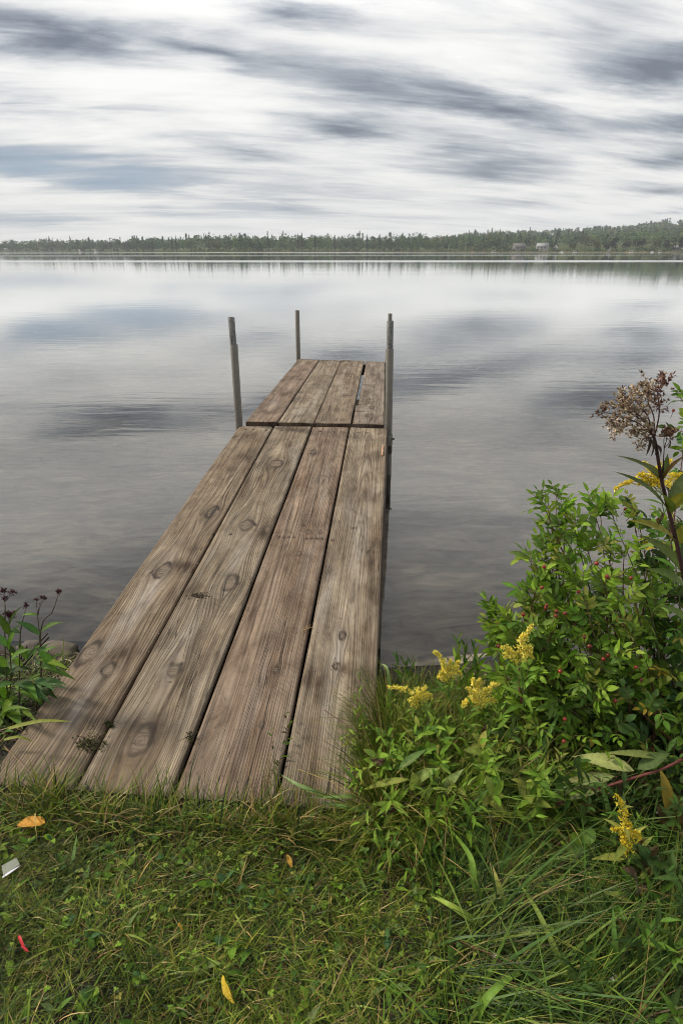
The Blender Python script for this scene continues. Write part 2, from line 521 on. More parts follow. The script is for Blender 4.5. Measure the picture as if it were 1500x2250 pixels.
def water_material():
    m, nt, out = newmat('lake_water')
    p = geopos(nt)
    sx = nd(nt, 'ShaderNodeSeparateXYZ', Vector=p)
    dist = sx.outputs['Y']
    near = maprange(nt, dist, 4, 60, 0, 1)
    far = maprange(nt, dist, 60, 170, 0, 1, True)
    # still water with faint ripples that run across the view
    w1 = noise(nt, mapping(nt, p, rot=(0, 0, 0.12), scale=(0.7, 3.6, 1)), 1.0, 4, 0.55, 0.3)
    w2 = noise(nt, mapping(nt, p, rot=(0, 0, -0.1), scale=(3.5, 16, 1)), 1.0, 3, 0.6, 0.2)
    patch = noise(nt, mapping(nt, p, scale=(0.05, 0.16, 1)), 1.0, 3, 0.5)
    pm = maprange(nt, patch, 0.42, 0.62, 0.15, 1.0)
    h = mth(nt, 'ADD', mth(nt, 'MULTIPLY', w1, 0.6), mth(nt, 'MULTIPLY', mth(nt, 'MULTIPLY', w2, pm), 0.20))
    # breezy bands far out: rougher water that mirrors higher sky
    lg = nd(nt, 'ShaderNodeCombineXYZ', X=mth(nt, 'MULTIPLY', sx.outputs['X'], 0.0016), Y=mth(nt, 'MULTIPLY', mth(nt, 'LOGARITHM', mth(nt, 'MAXIMUM', dist, 1.0), 2.718), 5.0), Z=0.7)
    bn = noise(nt, lg.outputs[0], 1.0, 2, 0.5)
    band = mth(nt, 'MULTIPLY', maprange(nt, bn, 0.55, 0.61, 0, 1, True), far)
    rough = mth(nt, 'ADD', mth(nt, 'MULTIPLY', band, 0.34), mth(nt, 'ADD', 0.022, mth(nt, 'MULTIPLY', near, -0.008)))
    bp = nt.nodes.new('ShaderNodeBump'); bp.inputs['Distance'].default_value = 0.02
    nt.links.new(h, bp.inputs['Height'])
    nt.links.new(maprange(nt, dist, 2, 40, 0.17, 0.14), bp.inputs['Strength'])
    g = nd(nt, 'ShaderNodeBsdfGlossy', Color=(1.0, 1.0, 0.985, 1), Roughness=rough); nt.links.new(bp.outputs[0], g.inputs['Normal'])
    tr = nd(nt, 'ShaderNodeBsdfTransparent', Color=(0.95, 0.92, 0.86, 1))
    fr = nd(nt, 'ShaderNodeFresnel', IOR=1.62); nt.links.new(bp.outputs[0], fr.inputs['Normal'])
    fac = mth(nt, 'MULTIPLY', fr.outputs[0], mth(nt, 'ADD', fr.outputs[0], 0.86), clamp=True)
    mx = nd(nt, 'ShaderNodeMixShader', i0=fac, i1=tr.outputs[0], i2=g.outputs[0])
    nt.links.new(mx.outputs[0], out.inputs[0])
    return m


M['water'] = water_material()

# ------------------------------------------------------------------ setting: ground, lake bed, water
SHY = lambda x: 2.06 + 0.10 * vnoise(np.asarray(x) * 1.3 + 5, np.asarray(x) * 0 + 3.3) + 0.16 * np.clip(-np.asarray(x) - 0.6, 0, 1)


def gz(x, y):
    x = np.asarray(x, float); y = np.asarray(y, float)
    s = SHY(x)
    k = np.clip((s - y) / 0.62, -1, 1)
    bank = np.where(k > 0, 0.155 * np.abs(k) ** 0.75, 0)
    bed = np.where(y > s, -0.13 * np.abs(y - s) ** 0.95, 0)
    bed = np.maximum(bed, -2.2)
    bumps = 0.03 * vnoise(x * 3, y * 3) + 0.012 * vnoise(x * 11, y * 11) + 0.034 * vnoise(x * 9 + 30, y * 9 + 11) * np.clip((1.22 - y) * 8, 0, 1)
    return bank + bed + bumps * np.clip(np.abs(s - y) * 3 + 0.3, 0, 1)


def sheet(name, xs, ys, zf, mat, kind='structure', col=(0.1, 0.1, 0.1)):
    X, Y = np.meshgrid(xs, ys)
    Z = zf(X, Y)
    mb = MB()
    mb.add(np.stack([X, Y, Z], -1).reshape(-1, 3), grid_faces(len(ys), len(xs)), col)
    o = mb.build(name, mat)
    return tag(o, kind=kind)


xs = np.concatenate([[-60, -30, -15, -9, -6], np.arange(-4, 4.01, 0.05), [6, 9, 15, 30, 60]])
ys = np.concatenate([[-60, -30, -12, -6, -3], np.arange(-1.5, 2.35, 0.05)])
sheet('ground', xs, ys, gz, M['soil'])['label'] = 'dark soil bank under the grass at the lake edge'
xs = np.concatenate([[-900, -300, -90, -30, -15], np.arange(-10, 10.1, 0.25), [15, 30, 90, 300, 900]])
ys = np.concatenate([np.arange(1.9, 6, 0.1), np.arange(6, 20, 0.5), [25, 40, 80, 200, 500, 1400]])
sheet('lakebed', xs, ys, lambda x, y: gz(x, y) + np.where(y > SHY(x) + 0.02, 0.006, -0.03), M['bed'])['label'] = 'pale brown lake bed seen through shallow water'
o = sheet('water', np.array([-2500.0, -600, -100, -20, 0, 20, 100, 600, 2500]), np.array([1.2, 5, 20, 100, 400, 1000, 2400.0]), lambda x, y: x * 0, M['water'])
o['label'] = 'calm grey lake mirroring the clouds'


# far land as a fan of azimuths: shore line, wood edge and hills
SKY = np.array([(-300, 541), (0, 537), (80, 531), (190, 529), (240, 530), (390, 523), (430, 517), (500, 515), (620, 516), (700, 519), (900, 517), (960, 517), (1030, 510), (1130, 506), (1250, 500), (1320, 496), (1400, 488), (1440, 483), (1500, 481), (1700, 476), (2200, 470)], float)
SHORE = np.array([(-700, 1250), (0, 1180), (150, 1120), (300, 960), (450, 830), (530, 740), (600, 800), (800, 820), (1000, 780), (1150, 690), (1500, 640), (2200, 600)], float)
FR = CP + (574 / F) * SP


def az_of(X): return np.arctan((np.asarray(X, float) - 750) / F / FR)
def px_of(az): return 750 + np.tan(az) * F * FR
def shore_d(X): return np.interp(X, SHORE[:, 0], SHORE[:, 1])
def hill_h(X):          # height of the ridge's tree tops, at 900 m behind the shore
    y = np.interp(X, SKY[:, 0], SKY[:, 1])
    R = (shore_d(X) + 900) / np.cos(az_of(X))
    return (551 - y) * 0.000644 * 1.0 * R * np.cos(az_of(X)) + 1.6
def far_z(X, back):
    h = np.maximum(hill_h(X) - 15, 2.0)
    k = np.clip(back / 900, 0, 1)
    e = np.where(np.asarray(X) > 950, 1.25, 2.2)
    return np.where(back < 0, -0.8, 0.5 + np.minimum(back, 40) * 0.02 + (h - 1.3) * k ** e)


AX = np.linspace(az_of(-700), az_of(2200), 140)
BK = np.array([-14, -3, 0, 6, 15, 30, 60, 120, 220, 350, 500, 650, 800, 900, 1000, 1200])
mb = MB(); PX = px_of(AX)
V = np.zeros((len(BK), len(AX), 3))
for i, bk in enumerate(BK):
    D = shore_d(PX) + bk + (4 * vnoise(PX / 17, PX * 0) if bk < 1 else 0)
    V[i, :, 0] = np.tan(AX) * D; V[i, :, 1] = D
    V[i, :, 2] = far_z(PX, bk) if bk <= 900 else far_z(PX, 900) - (bk - 900) * 0.06
mb.add(V.reshape(-1, 3), grid_faces(len(BK), len(AX)), (0.06, 0.07, 0.03))
tag(mb.build('hills', M['land']), 'low green hills beyond the lake', kind='structure')


# ------------------------------------------------------------------ far trees
def crown_pts(n, kind):
    if kind == 'conifer':
        t = rng.random(n) ** 0.8
        r = (1 - t) * (0.45 + 0.55 * rng.random(n) ** 0.5) * (0.8 + 0.2 * np.sin(t * 34))
        a = rng.uniform(0, 2 * PI, n)
        return np.stack([r * np.cos(a), r * np.sin(a), t], 1)
    # a broad crown of several clumps
    k = 7
    cc = np.stack([rng.uniform(-0.55, 0.55, k), rng.uniform(-0.55, 0.55, k), rng.uniform(0.25, 0.8, k)], 1)
    i = rng.integers(0, k, n)
    d = nrmz(rng.normal(0, 1, (n, 3))) * (0.6 + 0.4 * rng.random((n, 1)))
    return cc[i] + d * np.array([0.42, 0.42, 0.24])


def add_crown(mb, base, h, w, col, kind, n=70, s=1.0, lift=0.12):
    p = crown_pts(n, kind)
    P = np.asarray(base) + np.stack([p[:, 0] * w / 2, p[:, 1] * w / 2, h * (lift + (1 - lift) * p[:, 2])], 1)
    s = s * rng.uniform(0.6, 1.3, (n, 1))
    a = nrmz(rng.normal(0, 1, (n, 3))); b = nrmz(np.cross(a, rng.normal(0, 1, (n, 3))))
    v = np.stack([P + a * s, P + b * s, P - a * s * 0.8, P - b * s * 0.9], 1)
    c = np.repeat((np.asarray(col) * rng.uniform(0.8, 1.22, (n, 1)))[:, None], 4, 1)
    mb.add(v.reshape(-1, 3), np.arange(n * 4).reshape(-1, 4), c.reshape(-1, 3))


GREENS = [(0.042, 0.078, 0.030), (0.056, 0.100, 0.036), (0.072, 0.120, 0.040), (0.095, 0.142, 0.048), (0.125, 0.158, 0.054), (0.15, 0.125, 0.06), (0.028, 0.055, 0.028)]
TREEX = np.array([268, 245, 389, 380, 655, 664, 590, 692, 735, 806, 834.0])
mb = MB()
def scatter_trees(n, b0, b1, hmin, hmax, x0=-500, x1=2000, nq=46, s=1.15, w=(3, 3, 3, 2.6, 1.6, 0.7, 2.5), pcon=0.13, front=False):
    for i in range(n):
        X = rng.uniform(x0, x1); bk = rng.uniform(b0, b1)
        if 1125 < X < 1500 and bk < 45 and not front: continue
        if front and min(abs(X - q) for q in (1138, 1192, 1336, 1483)) < 8 and rng.random() < 0.75: continue
        if bk < 14 and np.min(np.abs(X - TREEX)) < 7: continue
        D = shore_d(X) + bk; az = az_of(X)
        base = (math.tan(az) * D, D, float(far_z(X, bk)))
        k = 'conifer' if rng.random() < pcon else 'broad'
        h = rng.uniform(hmin, hmax) * (1.1 if k == 'conifer' else 0.95) * (1 + 0.35 * float(vnoise(X / 23.0, 3.7)))
        wd = h * (0.36 if k == 'conifer' else rng.uniform(0.75, 1.25))
        col = pal(1, GREENS, w, 0.3)[0] * (1 + 0.5 * float(vnoise(X / 60.0, bk / 90.0)))
        if k == 'conifer': col = col * 0.6 + np.array(GREENS[6]) * 0.4
        add_crown(mb, base, h, wd, col, k, nq, s * (0.85 if D < 900 else 1.1))


scatter_trees(1000, 2, 40, 12, 22)
scatter_trees(130, 1, 12, 2, 4.5, x0=1110, x1=1520, w=(1, 2, 3, 4, 3, 1, 0.5), pcon=0, nq=24, s=0.7, front=True)
scatter_trees(500, 0, 8, 3, 7, w=(1, 2, 3, 4, 4, 2, 0.5), pcon=0.05, nq=26, s=0.9)
scatter_trees(900, 40, 260, 13, 21, nq=36, s=1.4)
scatter_trees(1500, 250, 930, 12, 17, x0=900, x1=2000, nq=26, s=1.7)
scatter_trees(700, 500, 930, 12, 17, x0=-500, x1=900, nq=24, s=1.9)
o = tag(mb.build('forest', M['far_leaf'], smooth=False), 'dense mixed forest lining the far shore and hills', 'forest', kind='stuff')


mb = MB()
for i in range(420):
    X = rng.uniform(540, 1500); D = shore_d(X) + rng.uniform(-3.5, 1.0); az = az_of(X)
    add_crown(mb, (math.tan(az) * D, D, -0.2), rng.uniform(0.7, 1.7), rng.uniform(3, 8), pal(1, [(0.30, 0.23, 0.13), (0.24, 0.20, 0.09), (0.17, 0.17, 0.06)], (3, 2, 2))[0], 'broad', 16, 0.5, 0.0)
tag(mb.build('shore_reeds', M['far_leaf'], smooth=False), 'pale tan reeds along the far waterline', 'reeds', kind='stuff')


def far_tree(X, ytop, wpx, col, kind, label, back=14, name='tree'):
    D = shore_d(X) + back; az = az_of(X)
    base = np.array([math.tan(az) * D, D, float(far_z(X, back))])
    k = 0.000644 * D
    h = (551 - ytop) * k + 1.65 - base[2]; w = wpx * D / F / FR
    root = empty(name, base, label, 'tree', 'trees standing out along the far shore')
    c = MB(); add_crown(c, base, h, w, col, kind, 300 if wpx > 16 else 170, 0.75 if wpx > 16 else 0.6, 0.1)
    c.build('crown', M['far_leaf'], root, smooth=False)
    t = MB(); tube(t, [base - [0, 0, 0.6], base + [0.1, 0, h * 0.35], base + [0, 0, h * 0.8]], [h * 0.022, h * 0.015, h * 0.006], (0.06, 0.045, 0.035), 6)
    for s in range(4):
        a = rng.uniform(0, 2 * PI); z0 = h * rng.uniform(0.25, 0.5)
        tube(t, [base + [0, 0, z0], base + [math.cos(a) * w * 0.3, math.sin(a) * w * 0.3, z0 + h * 0.2]], [h * 0.008, h * 0.003], (0.06, 0.045, 0.035), 5)
    t.build('trunk', M['dry'], root)
    return root


DK = (0.022, 0.036, 0.018)
for a in (
    (1283, 511, 42, (0.075, 0.08, 0.03), 'broad', 'tallest broad tree right of the white-roofed house, crown turning orange'),
    (1256, 530, 18, (0.10, 0.115, 0.035), 'broad', 'small yellow-green tree just left of the tall orange-tinted tree'),
    (1308, 526, 18, (0.14, 0.13, 0.05), 'broad', 'pale yellow round tree just right of the tall orange-tinted tree'),
    (1329, 524, 22, (0.05, 0.07, 0.025), 'broad', 'mid green round tree just left of the small white cabin'),
    (1350, 521, 24, DK, 'broad', 'dark tree rising behind the small white cabin'),
    (1374, 526, 22, (0.06, 0.052, 0.028), 'broad', 'brownish red tree between two dark trees on the far shore'),
    (1402, 518, 40, DK, 'broad', 'widest dark round tree on the far right shore'),
    (1436, 521, 30, (0.09, 0.10, 0.03), 'broad', 'yellow-green broad tree right of the widest dark tree'),
    (1466, 519, 30, DK, 'broad', 'dark tree left of the shore houses at the picture edge'),
    (1494, 517, 24, DK, 'broad', 'dark tree behind the house at the far right edge of the shore'),
    (1215, 527, 16, (0.045, 0.06, 0.025), 'broad', 'green tree directly right of the white-roofed house'),
    (268, 539, 16, (0.11, 0.13, 0.045), 'broad', 'small pale yellow-green tree at the waterside, left half of the far shore'),
    (245, 524, 10, DK, 'conifer', 'dark conifer tip left of the small pale waterside tree'),
    (389, 518, 11, DK, 'conifer', 'tallest dark conifer where the left hill drops to the wood'),
    (380, 520, 9, (0.04, 0.055, 0.024), 'conifer', 'slim conifer beside the tallest dark conifer of the left wood'),
    (655, 514, 11, DK, 'conifer', 'left of two tall conifers standing above the wood behind the far dock post'),
    (664, 513, 11, (0.028, 0.042, 0.02), 'conifer', 'right of two tall conifers standing above the wood behind the far dock post'),
    (590, 519, 10, DK, 'conifer', 'dark conifer standing over the middle wood, left of the twin conifers'),
    (692, 518, 10, DK, 'conifer', 'dark conifer right of the twin conifers above the middle wood'),
    (735, 517, 10, (0.03, 0.045, 0.02), 'conifer', 'narrow conifer at the centre of the far wood'),
    (806, 516, 11, DK, 'conifer', 'left one of a dark conifer pair just above the right dock post'),
    (834, 516, 12, DK, 'conifer', 'right one of a dark conifer pair just above the right dock post'),
):
    far_tree(*a, back=12 if a[0] > 1100 else 0)


# ------------------------------------------------------------------ houses and boats on the far shore
def gable_house(X, ybase, ytop, wpx, wall, roof, label, back, turn=0.3, name='house'):
    D = shore_d(X) + back; az = az_of(X)
    k = D / F / FR
    z0 = 1.65 + (551 - ybase) * 0.000644 * D
    W = wpx * k; H = (ybase - ytop) * 0.000644 * D; dep = W * 0.7; e = H * 0.5
    base = np.array([math.tan(az) * D, D, z0])
    root = empty(name, base, label, 'house', 'houses along the far shore')
    ca, sa = math.cos(turn), math.sin(turn)
    T = lambda P: np.stack([P[:, 0] * ca - P[:, 1] * sa, P[:, 0] * sa + P[:, 1] * ca, P[:, 2]], 1) + base
    def bx(mb, lo, hi, col):
        t = MB(); box(t, lo, hi, col); mb.add(T(t.v[0]), t.f[0], col)
    w = MB()
    P = np.array([[-W / 2, -dep / 2, -3], [W / 2, -dep / 2, -3], [W / 2, dep / 2, -3], [-W / 2, dep / 2, -3], [-W / 2, -dep / 2, e], [W / 2, -dep / 2, e], [W / 2, dep / 2, e], [-W / 2, dep / 2, e], [-W / 2, 0, H * 0.96], [W / 2, 0, H * 0.96]])
    w.add(T(P), np.array([[0, 1, 5, 4], [1, 2, 6, 5], [2, 3, 7, 6], [3, 0, 4, 7]]), wall)
    w.add(T(P), np.array([[4, 8, 7], [5, 6, 9]]), wall)
    w.build('wall', M['paint'], root, smooth=False)
    r = MB(); o = W * 0.05; th = 0.25
    for s in (-1, 1):
        Q = np.array([[-W / 2 - o, s * (dep / 2 + o), e - 0.35], [W / 2 + o, s * (dep / 2 + o), e - 0.35], [W / 2 + o, 0, H], [-W / 2 - o, 0, H]])
        Q2 = Q + [0, 0, th]
        r.add(T(np.vstack([Q, Q2])), np.array([[0, 1, 2, 3], [4, 5, 6, 7], [0, 1, 5, 4], [1, 2, 6, 5], [2, 3, 7, 6], [3, 0, 4, 7]]), roof)
    rf = r.build('roof', M['paint'], root, smooth=False)
    ch = MB(); bx(ch, (W * 0.18, -0.4, H * 0.8), (W * 0.18 + 0.9, 0.4, H * 1.16), (0.22, 0.15, 0.12)); ch.build('chimney', M['paint'], root, smooth=False)
    for i in range(3):
        x = (-0.3 + 0.3 * i) * W
        wi = MB(); bx(wi, (x - W * 0.06, -dep / 2 - 0.06, e * 0.25), (x + W * 0.06, -dep / 2 + 0.02, e * 0.8), (0.05, 0.06, 0.07)); wi.build('window', M['rubber'], root, smooth=False)
    return root


gable_house(1138, 548.5, 535, 27, (0.26, 0.235, 0.21), (0.15, 0.135, 0.125), 'brown-grey house with a broad grey gable roof on the far shore', 30, 0.35)
gable_house(1190, 547.5, 534, 23, (0.40, 0.39, 0.37), (0.27, 0.265, 0.26), 'white house with a big pale grey roof right of the brown-grey house', 34, -0.5)
gable_house(1218, 548, 539, 10, (0.62, 0.6, 0.57), (0.6, 0.59, 0.57), 'small white gabled house half behind a green tree', 36, 0.9)
gable_house(1336, 548.5, 538.5, 10, (0.62, 0.62, 0.60), (0.33, 0.33, 0.34), 'small white cabin with a grey roof between round trees', 16, 1.2)
gable_house(1483, 549, 540, 13, (0.45, 0.42, 0.40), (0.32, 0.30, 0.30), 'greyish house under dark trees near the picture edge', 16, 0.3)
gable_house(1499, 549, 537, 9, (0.62, 0.60, 0.58), (0.42, 0.40, 0.39), 'tall pale house at the far right end of the shore', 18, 1.0)
gable_house(213, 551.2, 547.6, 10, (0.68, 0.65, 0.62), (0.5, 0.4, 0.36), 'wider of two tiny white houses on the distant left shore', 4, 0.2)
gable_house(178, 551.2, 548.6, 7, (0.62, 0.58, 0.55), (0.45, 0.36, 0.33), 'smaller of two tiny white houses on the distant left shore', 4, 0.1)


def boat(X, wpx, label, canopy=True):
    D = shore_d(X) - 4; az = az_of(X); W = wpx * D / F / FR
    base = np.array([math.tan(az) * D, D, 0.0])
    root = empty('boat', base, label, 'boat', 'white boats moored along the far shore')
    h = MB(); n = 9
    t = np.linspace(-1, 1, n); bw = 0.16 * W * np.sqrt(np.clip(1 - t ** 4, 0.02, 1)); dz = 0.5 + 0.12 * t ** 2
    rows = [np.stack([base[0] + t * W / 2 * a, base[1] + b * bw, base[2] + z], 1) for a, b, z in ((0.92, -0.6, dz * 0 - 0.2), (1, -1, dz), (0.97, -0.8, dz), (0.97, 0.8, dz), (1, 1, dz), (0.92, 0.6, dz * 0 - 0.2))]
    h.add(np.stack(rows).reshape(-1, 3), grid_faces(6, n), (0.72, 0.71, 0.69)); h.build('hull', M['paint'], root)
    if canopy:
        c = MB(); box(c, base + [-W * 0.32, -0.9, 1.75], base + [W * 0.32, 0.9, 1.95], (0.68, 0.67, 0.64)); c.build('canopy', M['paint'], root, smooth=False)
        for sx in (-1, 1):
            for sy in (-1, 1):
                p_ = MB(); tube(p_, [base + [sx * W * 0.3, sy * 0.8, 0.4], base + [sx * W * 0.3, sy * 0.8, 1.78]], 0.06, (0.5, 0.5, 0.5), 5); p_.build('canopy_pole', M['paint'], root)
    else:
        c = MB(); box(c, base + [-W * 0.12, -0.7, 0.45], base + [W * 0.16, 0.7, 1.3], (0.6, 0.6, 0.6)); c.build('cabin', M['paint'], root, smooth=False)


boat(1085, 12, 'white boat on the open shore left of the brown-grey house')
boat(1234, 11, 'white boat moored below the small white gabled house', False)
boat(1262, 10, 'white boat moored under the tall orange-tinted tree')
boat(1386, 11, 'white canopied boat moored below the brownish red tree')
boat(1432, 9, 'low white boat moored below the yellow-green broad tree', False)
boat(1449, 8, 'white boat moored just left of the last dark trees')
HAZE = 0.00019

# ------------------------------------------------------------------ the dock
ZN, ZJ, ZF = 0.19, 0.40, 0.335
Np = [at(x, 1765, ZN) for x in (-67, 145, 372, 606, 817)]
Jp = [at(x, y, ZJ) for x, y in ((525, 935), (602, 936), (686, 937), (768, 938), (851, 941))]
Kp = [at(x, y, ZJ) for x, y in ((539, 926), (610, 927), (690, 929), (771, 930), (845, 932))]
Fp = [at(x, y, ZF) for x, y in ((656, 788), (702, 790), (750, 791), (800, 793), (846, 795))]
# the boards are sawn off square to their run
for i in range(5):
    d = (Jp[i] - Np[i]) / (Jp[i] - Np[i])[1]
    Np[i] = Np[i] + d * (1.198 + (0.09 - Np[i][0]) * 0.083 - Np[i][1])

PINK = (0.225, 0.163, 0.115); TAN = (0.234, 0.180, 0.122); GREY = (0.245, 0.196, 0.138); OLIVE = (0.226, 0.180, 0.126)


def on_deck(X, Y, sec):
    A, B = (Np, Jp) if sec == 1 else (Kp, Fp)
    z = 0.3
    for _ in range(8):
        p = at(X, Y, z)
        k = (p[1] - A[2][1]) / (B[2][1] - A[2][1])
        z = A[2][2] + k * (B[2][2] - A[2][2])
    return p


def plank(sec, i, tint, period, t0, depth, slope, knots, darks, pales, root, gap=(0.004, 0.004), notch=None, chamf=(0, 0), seed=0, nl=()):
    A, B = (Np, Jp) if sec == 1 else (Kp, Fp)
    a0, a1, b0, b1 = A[i], A[i + 1], B[i], B[i + 1]
    L = np.linalg.norm(b0 - a0); W = np.linalg.norm(a1 - a0)
    ns = int(L / 0.0085); nt_ = int(W / 0.006)
    s = np.linspace(0, 1, ns); tt = np.linspace(0, 1, nt_)
    g0, g1 = gap
    lo = np.full(ns, g0) + 0.0018 * vnoise(s * 9 + seed * 7, s * 0 + seed); hi = W - g1 + 0.0018 * vnoise(s * 8 + seed * 5, s * 0 + 5 + seed)
    if notch is not None:
        lo = lo + notch(s)
    S = s * L
    for side, c in enumerate(chamf):
        if c:
            cut = np.clip((S - (L - c)) / c, 0, 1) * c * 0.8
            if side == 0: lo = lo + cut
            else: hi = hi - cut
    T = lo[:, None] + (hi - lo)[:, None] * tt[None]
    SS = np.repeat(S[:, None], nt_, 1)
    sn, tn = SS / L, T / W
    P = (a0 * (1 - sn[..., None]) + b0 * sn[..., None]) * (1 - tn[..., None]) + (a1 * (1 - sn[..., None]) + b1 * sn[..., None]) * tn[..., None]
    edge = np.minimum(T - lo[:, None], hi[:, None] - T)
    z = -0.0035 * np.exp(-(edge / 0.004) ** 2) - 0.004 * (2 * tn - 1) ** 2 * (1 if (i + sec) % 2 else -0.6)
    endd = np.minimum(SS, L - SS)
    z += -0.004 * np.exp(-(endd / 0.006) ** 2) + 0.004 * vnoise(SS * 1.3 + seed * 3, T * 0 + i) + 0.002 * vnoise(SS * 30, T * 40 + seed * 9)
    P[..., 2] += z
    # growth rings: a board cut beside the pith, bent round its knots
    Tw = T.copy()
    km = np.zeros_like(T); kr = np.zeros_like(T); rim = np.zeros_like(T); dk = np.zeros_like(T); pl = np.zeros_like(T)
    kl = []
    for (X, Y, rp) in knots:
        p = on_deck(X, Y, sec)
        run = (b0 - a0) / L; acr = (a1 - a0) / W
        q = p - a0; ks = q @ run; kt = q @ acr
        r = rp * np.linalg.norm(p - [0, 0, CAMZ]) / F * 0.85
        kl.append((ks, kt, r))
    for ks, kt, r in kl:
        e = np.exp(-((SS - ks) / (6.0 * r)) ** 2 - ((T - kt) / (2.3 * r)) ** 2)
        Tw = Tw - (T - kt) * 0.93 * e
    pith = W * t0 + 0.018 * vnoise(SS * 0.9 + seed, SS * 0 + seed * 2) + 0.005 * vnoise(SS * 3 + seed, SS * 0 + seed * 5)
    dd = depth + slope * SS + 0.03 * vnoise(SS * 0.7 + seed * 11, SS * 0 + 3)
    ring = np.sqrt((Tw - pith) ** 2 + dd ** 2) / period
    for ks, kt, r in kl:
        ds, dt = (SS - ks) / 1.75, (T - kt)
        rr = np.sqrt(ds ** 2 + dt ** 2) * (1 + 0.75 * vnoise(ds / r * 0.9 + seed * 3 + 20, dt / r * 0.9 + r * 999) + 0.25 * vnoise(ds / r * 2.6 + seed, dt / r * 2.6))
        m_ = np.clip((r * 0.95 - rr) / (0.30 * r), 0, 1)
        kr = np.where(m_ > 0, rr / max(0.006, r * 0.36), kr)
        km = np.maximum(km, m_)
        rim = np.maximum(rim, np.exp(-((rr - r) / (0.15 * r + 0.0022)) ** 2) * (0.35 + 1.4 * np.clip(vnoise(ds / r * 0.8 + seed * 3, dt / r * 0.8 + 8) + 0.3, 0, 1)))
        dk = np.maximum(dk, 0.55 * np.exp(-((ds / (1.6 * r)) ** 2 + (dt / (1.35 * r)) ** 2)) * (1 - m_) * np.clip(0.7 + 1.4 * vnoise(ds / r * 0.7 + seed, dt / r * 0.9 + 5), 0.1, 1.2))
    for (X, Y, wx, wy, st) in darks:
        p = on_deck(X, Y, sec); dist = np.linalg.norm(p - [0, 0, CAMZ])
        run = (b0 - a0) / L; acr = (a1 - a0) / W
        q = p - a0
        dsm = (SS - q @ run) / (wy * dist / F * 2.5); dtm = (T - q @ acr + 0.012 * vnoise(SS * 14 + seed, SS * 0)) / (wx * dist / F * 1.25)
        v_ = np.exp(-dsm ** 2 - dtm ** 2) * st * np.clip(0.95 + 1.3 * vnoise(SS * 22 + seed, T * 60), 0, 1.2)
        if st > 0: dk = np.maximum(dk, v_)
        else: pl = np.maximum(pl, -v_)
    for (X, Y) in nl:      # rust round the nails
        p = on_deck(X, Y, sec); q = p - a0; run = (b0 - a0) / L; acr = (a1 - a0) / W
        dk = np.maximum(dk, 0.9 * np.exp(-((SS - q @ run) / 0.016) ** 2 - ((T - q @ acr) / 0.008) ** 2))
    # damp, dirty end grain edges
    dk = np.maximum(dk, 0.6 * np.exp(-(endd / 0.012) ** 2) * (0.5 + vnoise(T * 60, SS * 60 + seed)))
    dk = np.maximum(dk, 0.35 * np.exp(-(edge / 0.006) ** 2))
    # closed cross section
    down = np.array([0, 0, -0.040])
    def col_(c, off): return P[:, c] + down * off
    left = [col_(0, 1.0), col_(0, 0.5)]; right = [col_(-1, 0.5), col_(-1, 1.0)]
    V = np.concatenate([np.stack(left, 1), P, np.stack(right, 1)], 1)
    pad = lambda A_: np.concatenate([np.repeat(A_[:, :1], 2, 1), A_, np.repeat(A_[:, -1:], 2, 1)], 1)
    Tp = pad(Tw); Tp[:, 0] -= 0.04; Tp[:, 1] -= 0.02; Tp[:, -1] += 0.04; Tp[:, -2] += 0.02
    nv = V.shape[1]
    mb = MB()
    faces = [grid_faces(ns, nv, closed=True)]
    Vall = [V.reshape(-1, 3)]
    base = ns * nv
    at_ = {k: [pad(v).ravel()] for k, v in (('ring', ring), ('knot', km), ('kring', kr), ('rim', rim), ('dark', dk), ('pale', pl))}
    uv = [np.stack([Tp.ravel() + i * 0.31 + sec * 1.7 + seed * 0.137, pad(SS).ravel() + seed * 1.31, np.zeros(ns * nv)], 1)]
    for row, flip in ((0, False), (ns - 1, True)):          # end grain
        top = P[row]; bot = P[row] + down
        Vall.append(np.concatenate([top, bot])); k = np.arange(nt_ - 1)
        q = np.stack([k, k + nt_, k + nt_ + 1, k + 1], 1) + base
        faces.append(q[:, ::-1] if flip else q); base += 2 * nt_
        for kk, v in (('ring', np.concatenate([ring[row], ring[row] + 5])), ('knot', np.zeros(2 * nt_)), ('kring', np.zeros(2 * nt_)), ('rim', np.zeros(2 * nt_)), ('dark', np.full(2 * nt_, 0.55)), ('pale', np.zeros(2 * nt_))):
            at_[kk].append(v)
        uv.append(np.stack([np.concatenate([T[row], T[row]]), np.full(2 * nt_, S[row]), np.zeros(2 * nt_)], 1))
    mb.add(np.concatenate(Vall), np.concatenate(faces)[:, ::-1], tint)
    mb.extra = {k: np.concatenate(v) for k, v in at_.items()}; mb.extra['wuv'] = np.concatenate(uv)
    return mb.build('plank', M['wood'], root)


def nail_mesh():
    mb = MB()
    n = 10; a = np.linspace(0, 2 * PI, n, endpoint=False)
    rows = [(0.0047, -0.003), (0.0047, 0.0008), (0.0036, 0.0016), (0.0008, 0.0018)]
    v = np.concatenate([np.stack([r * np.cos(a), r * np.sin(a), np.full(n, z)], 1) for r, z in rows])
    mb.add(v, grid_faces(4, n, closed=True), (0.06, 0.05, 0.045))
    return mb.mesh('nail', M['nail'])


NAIL = nail_mesh()


def nails(pl, pts, sec, root):
    for X, Y in pts:
        p = on_deck(X, Y, sec)
        o = bpy.data.objects.new('nail', NAIL); COL.objects.link(o); o.parent = pl
        o.location = Vector((p - np.array(root.location)).tolist())
        k = rng.uniform(1.1, 1.5); o.scale = (k, k, 1)


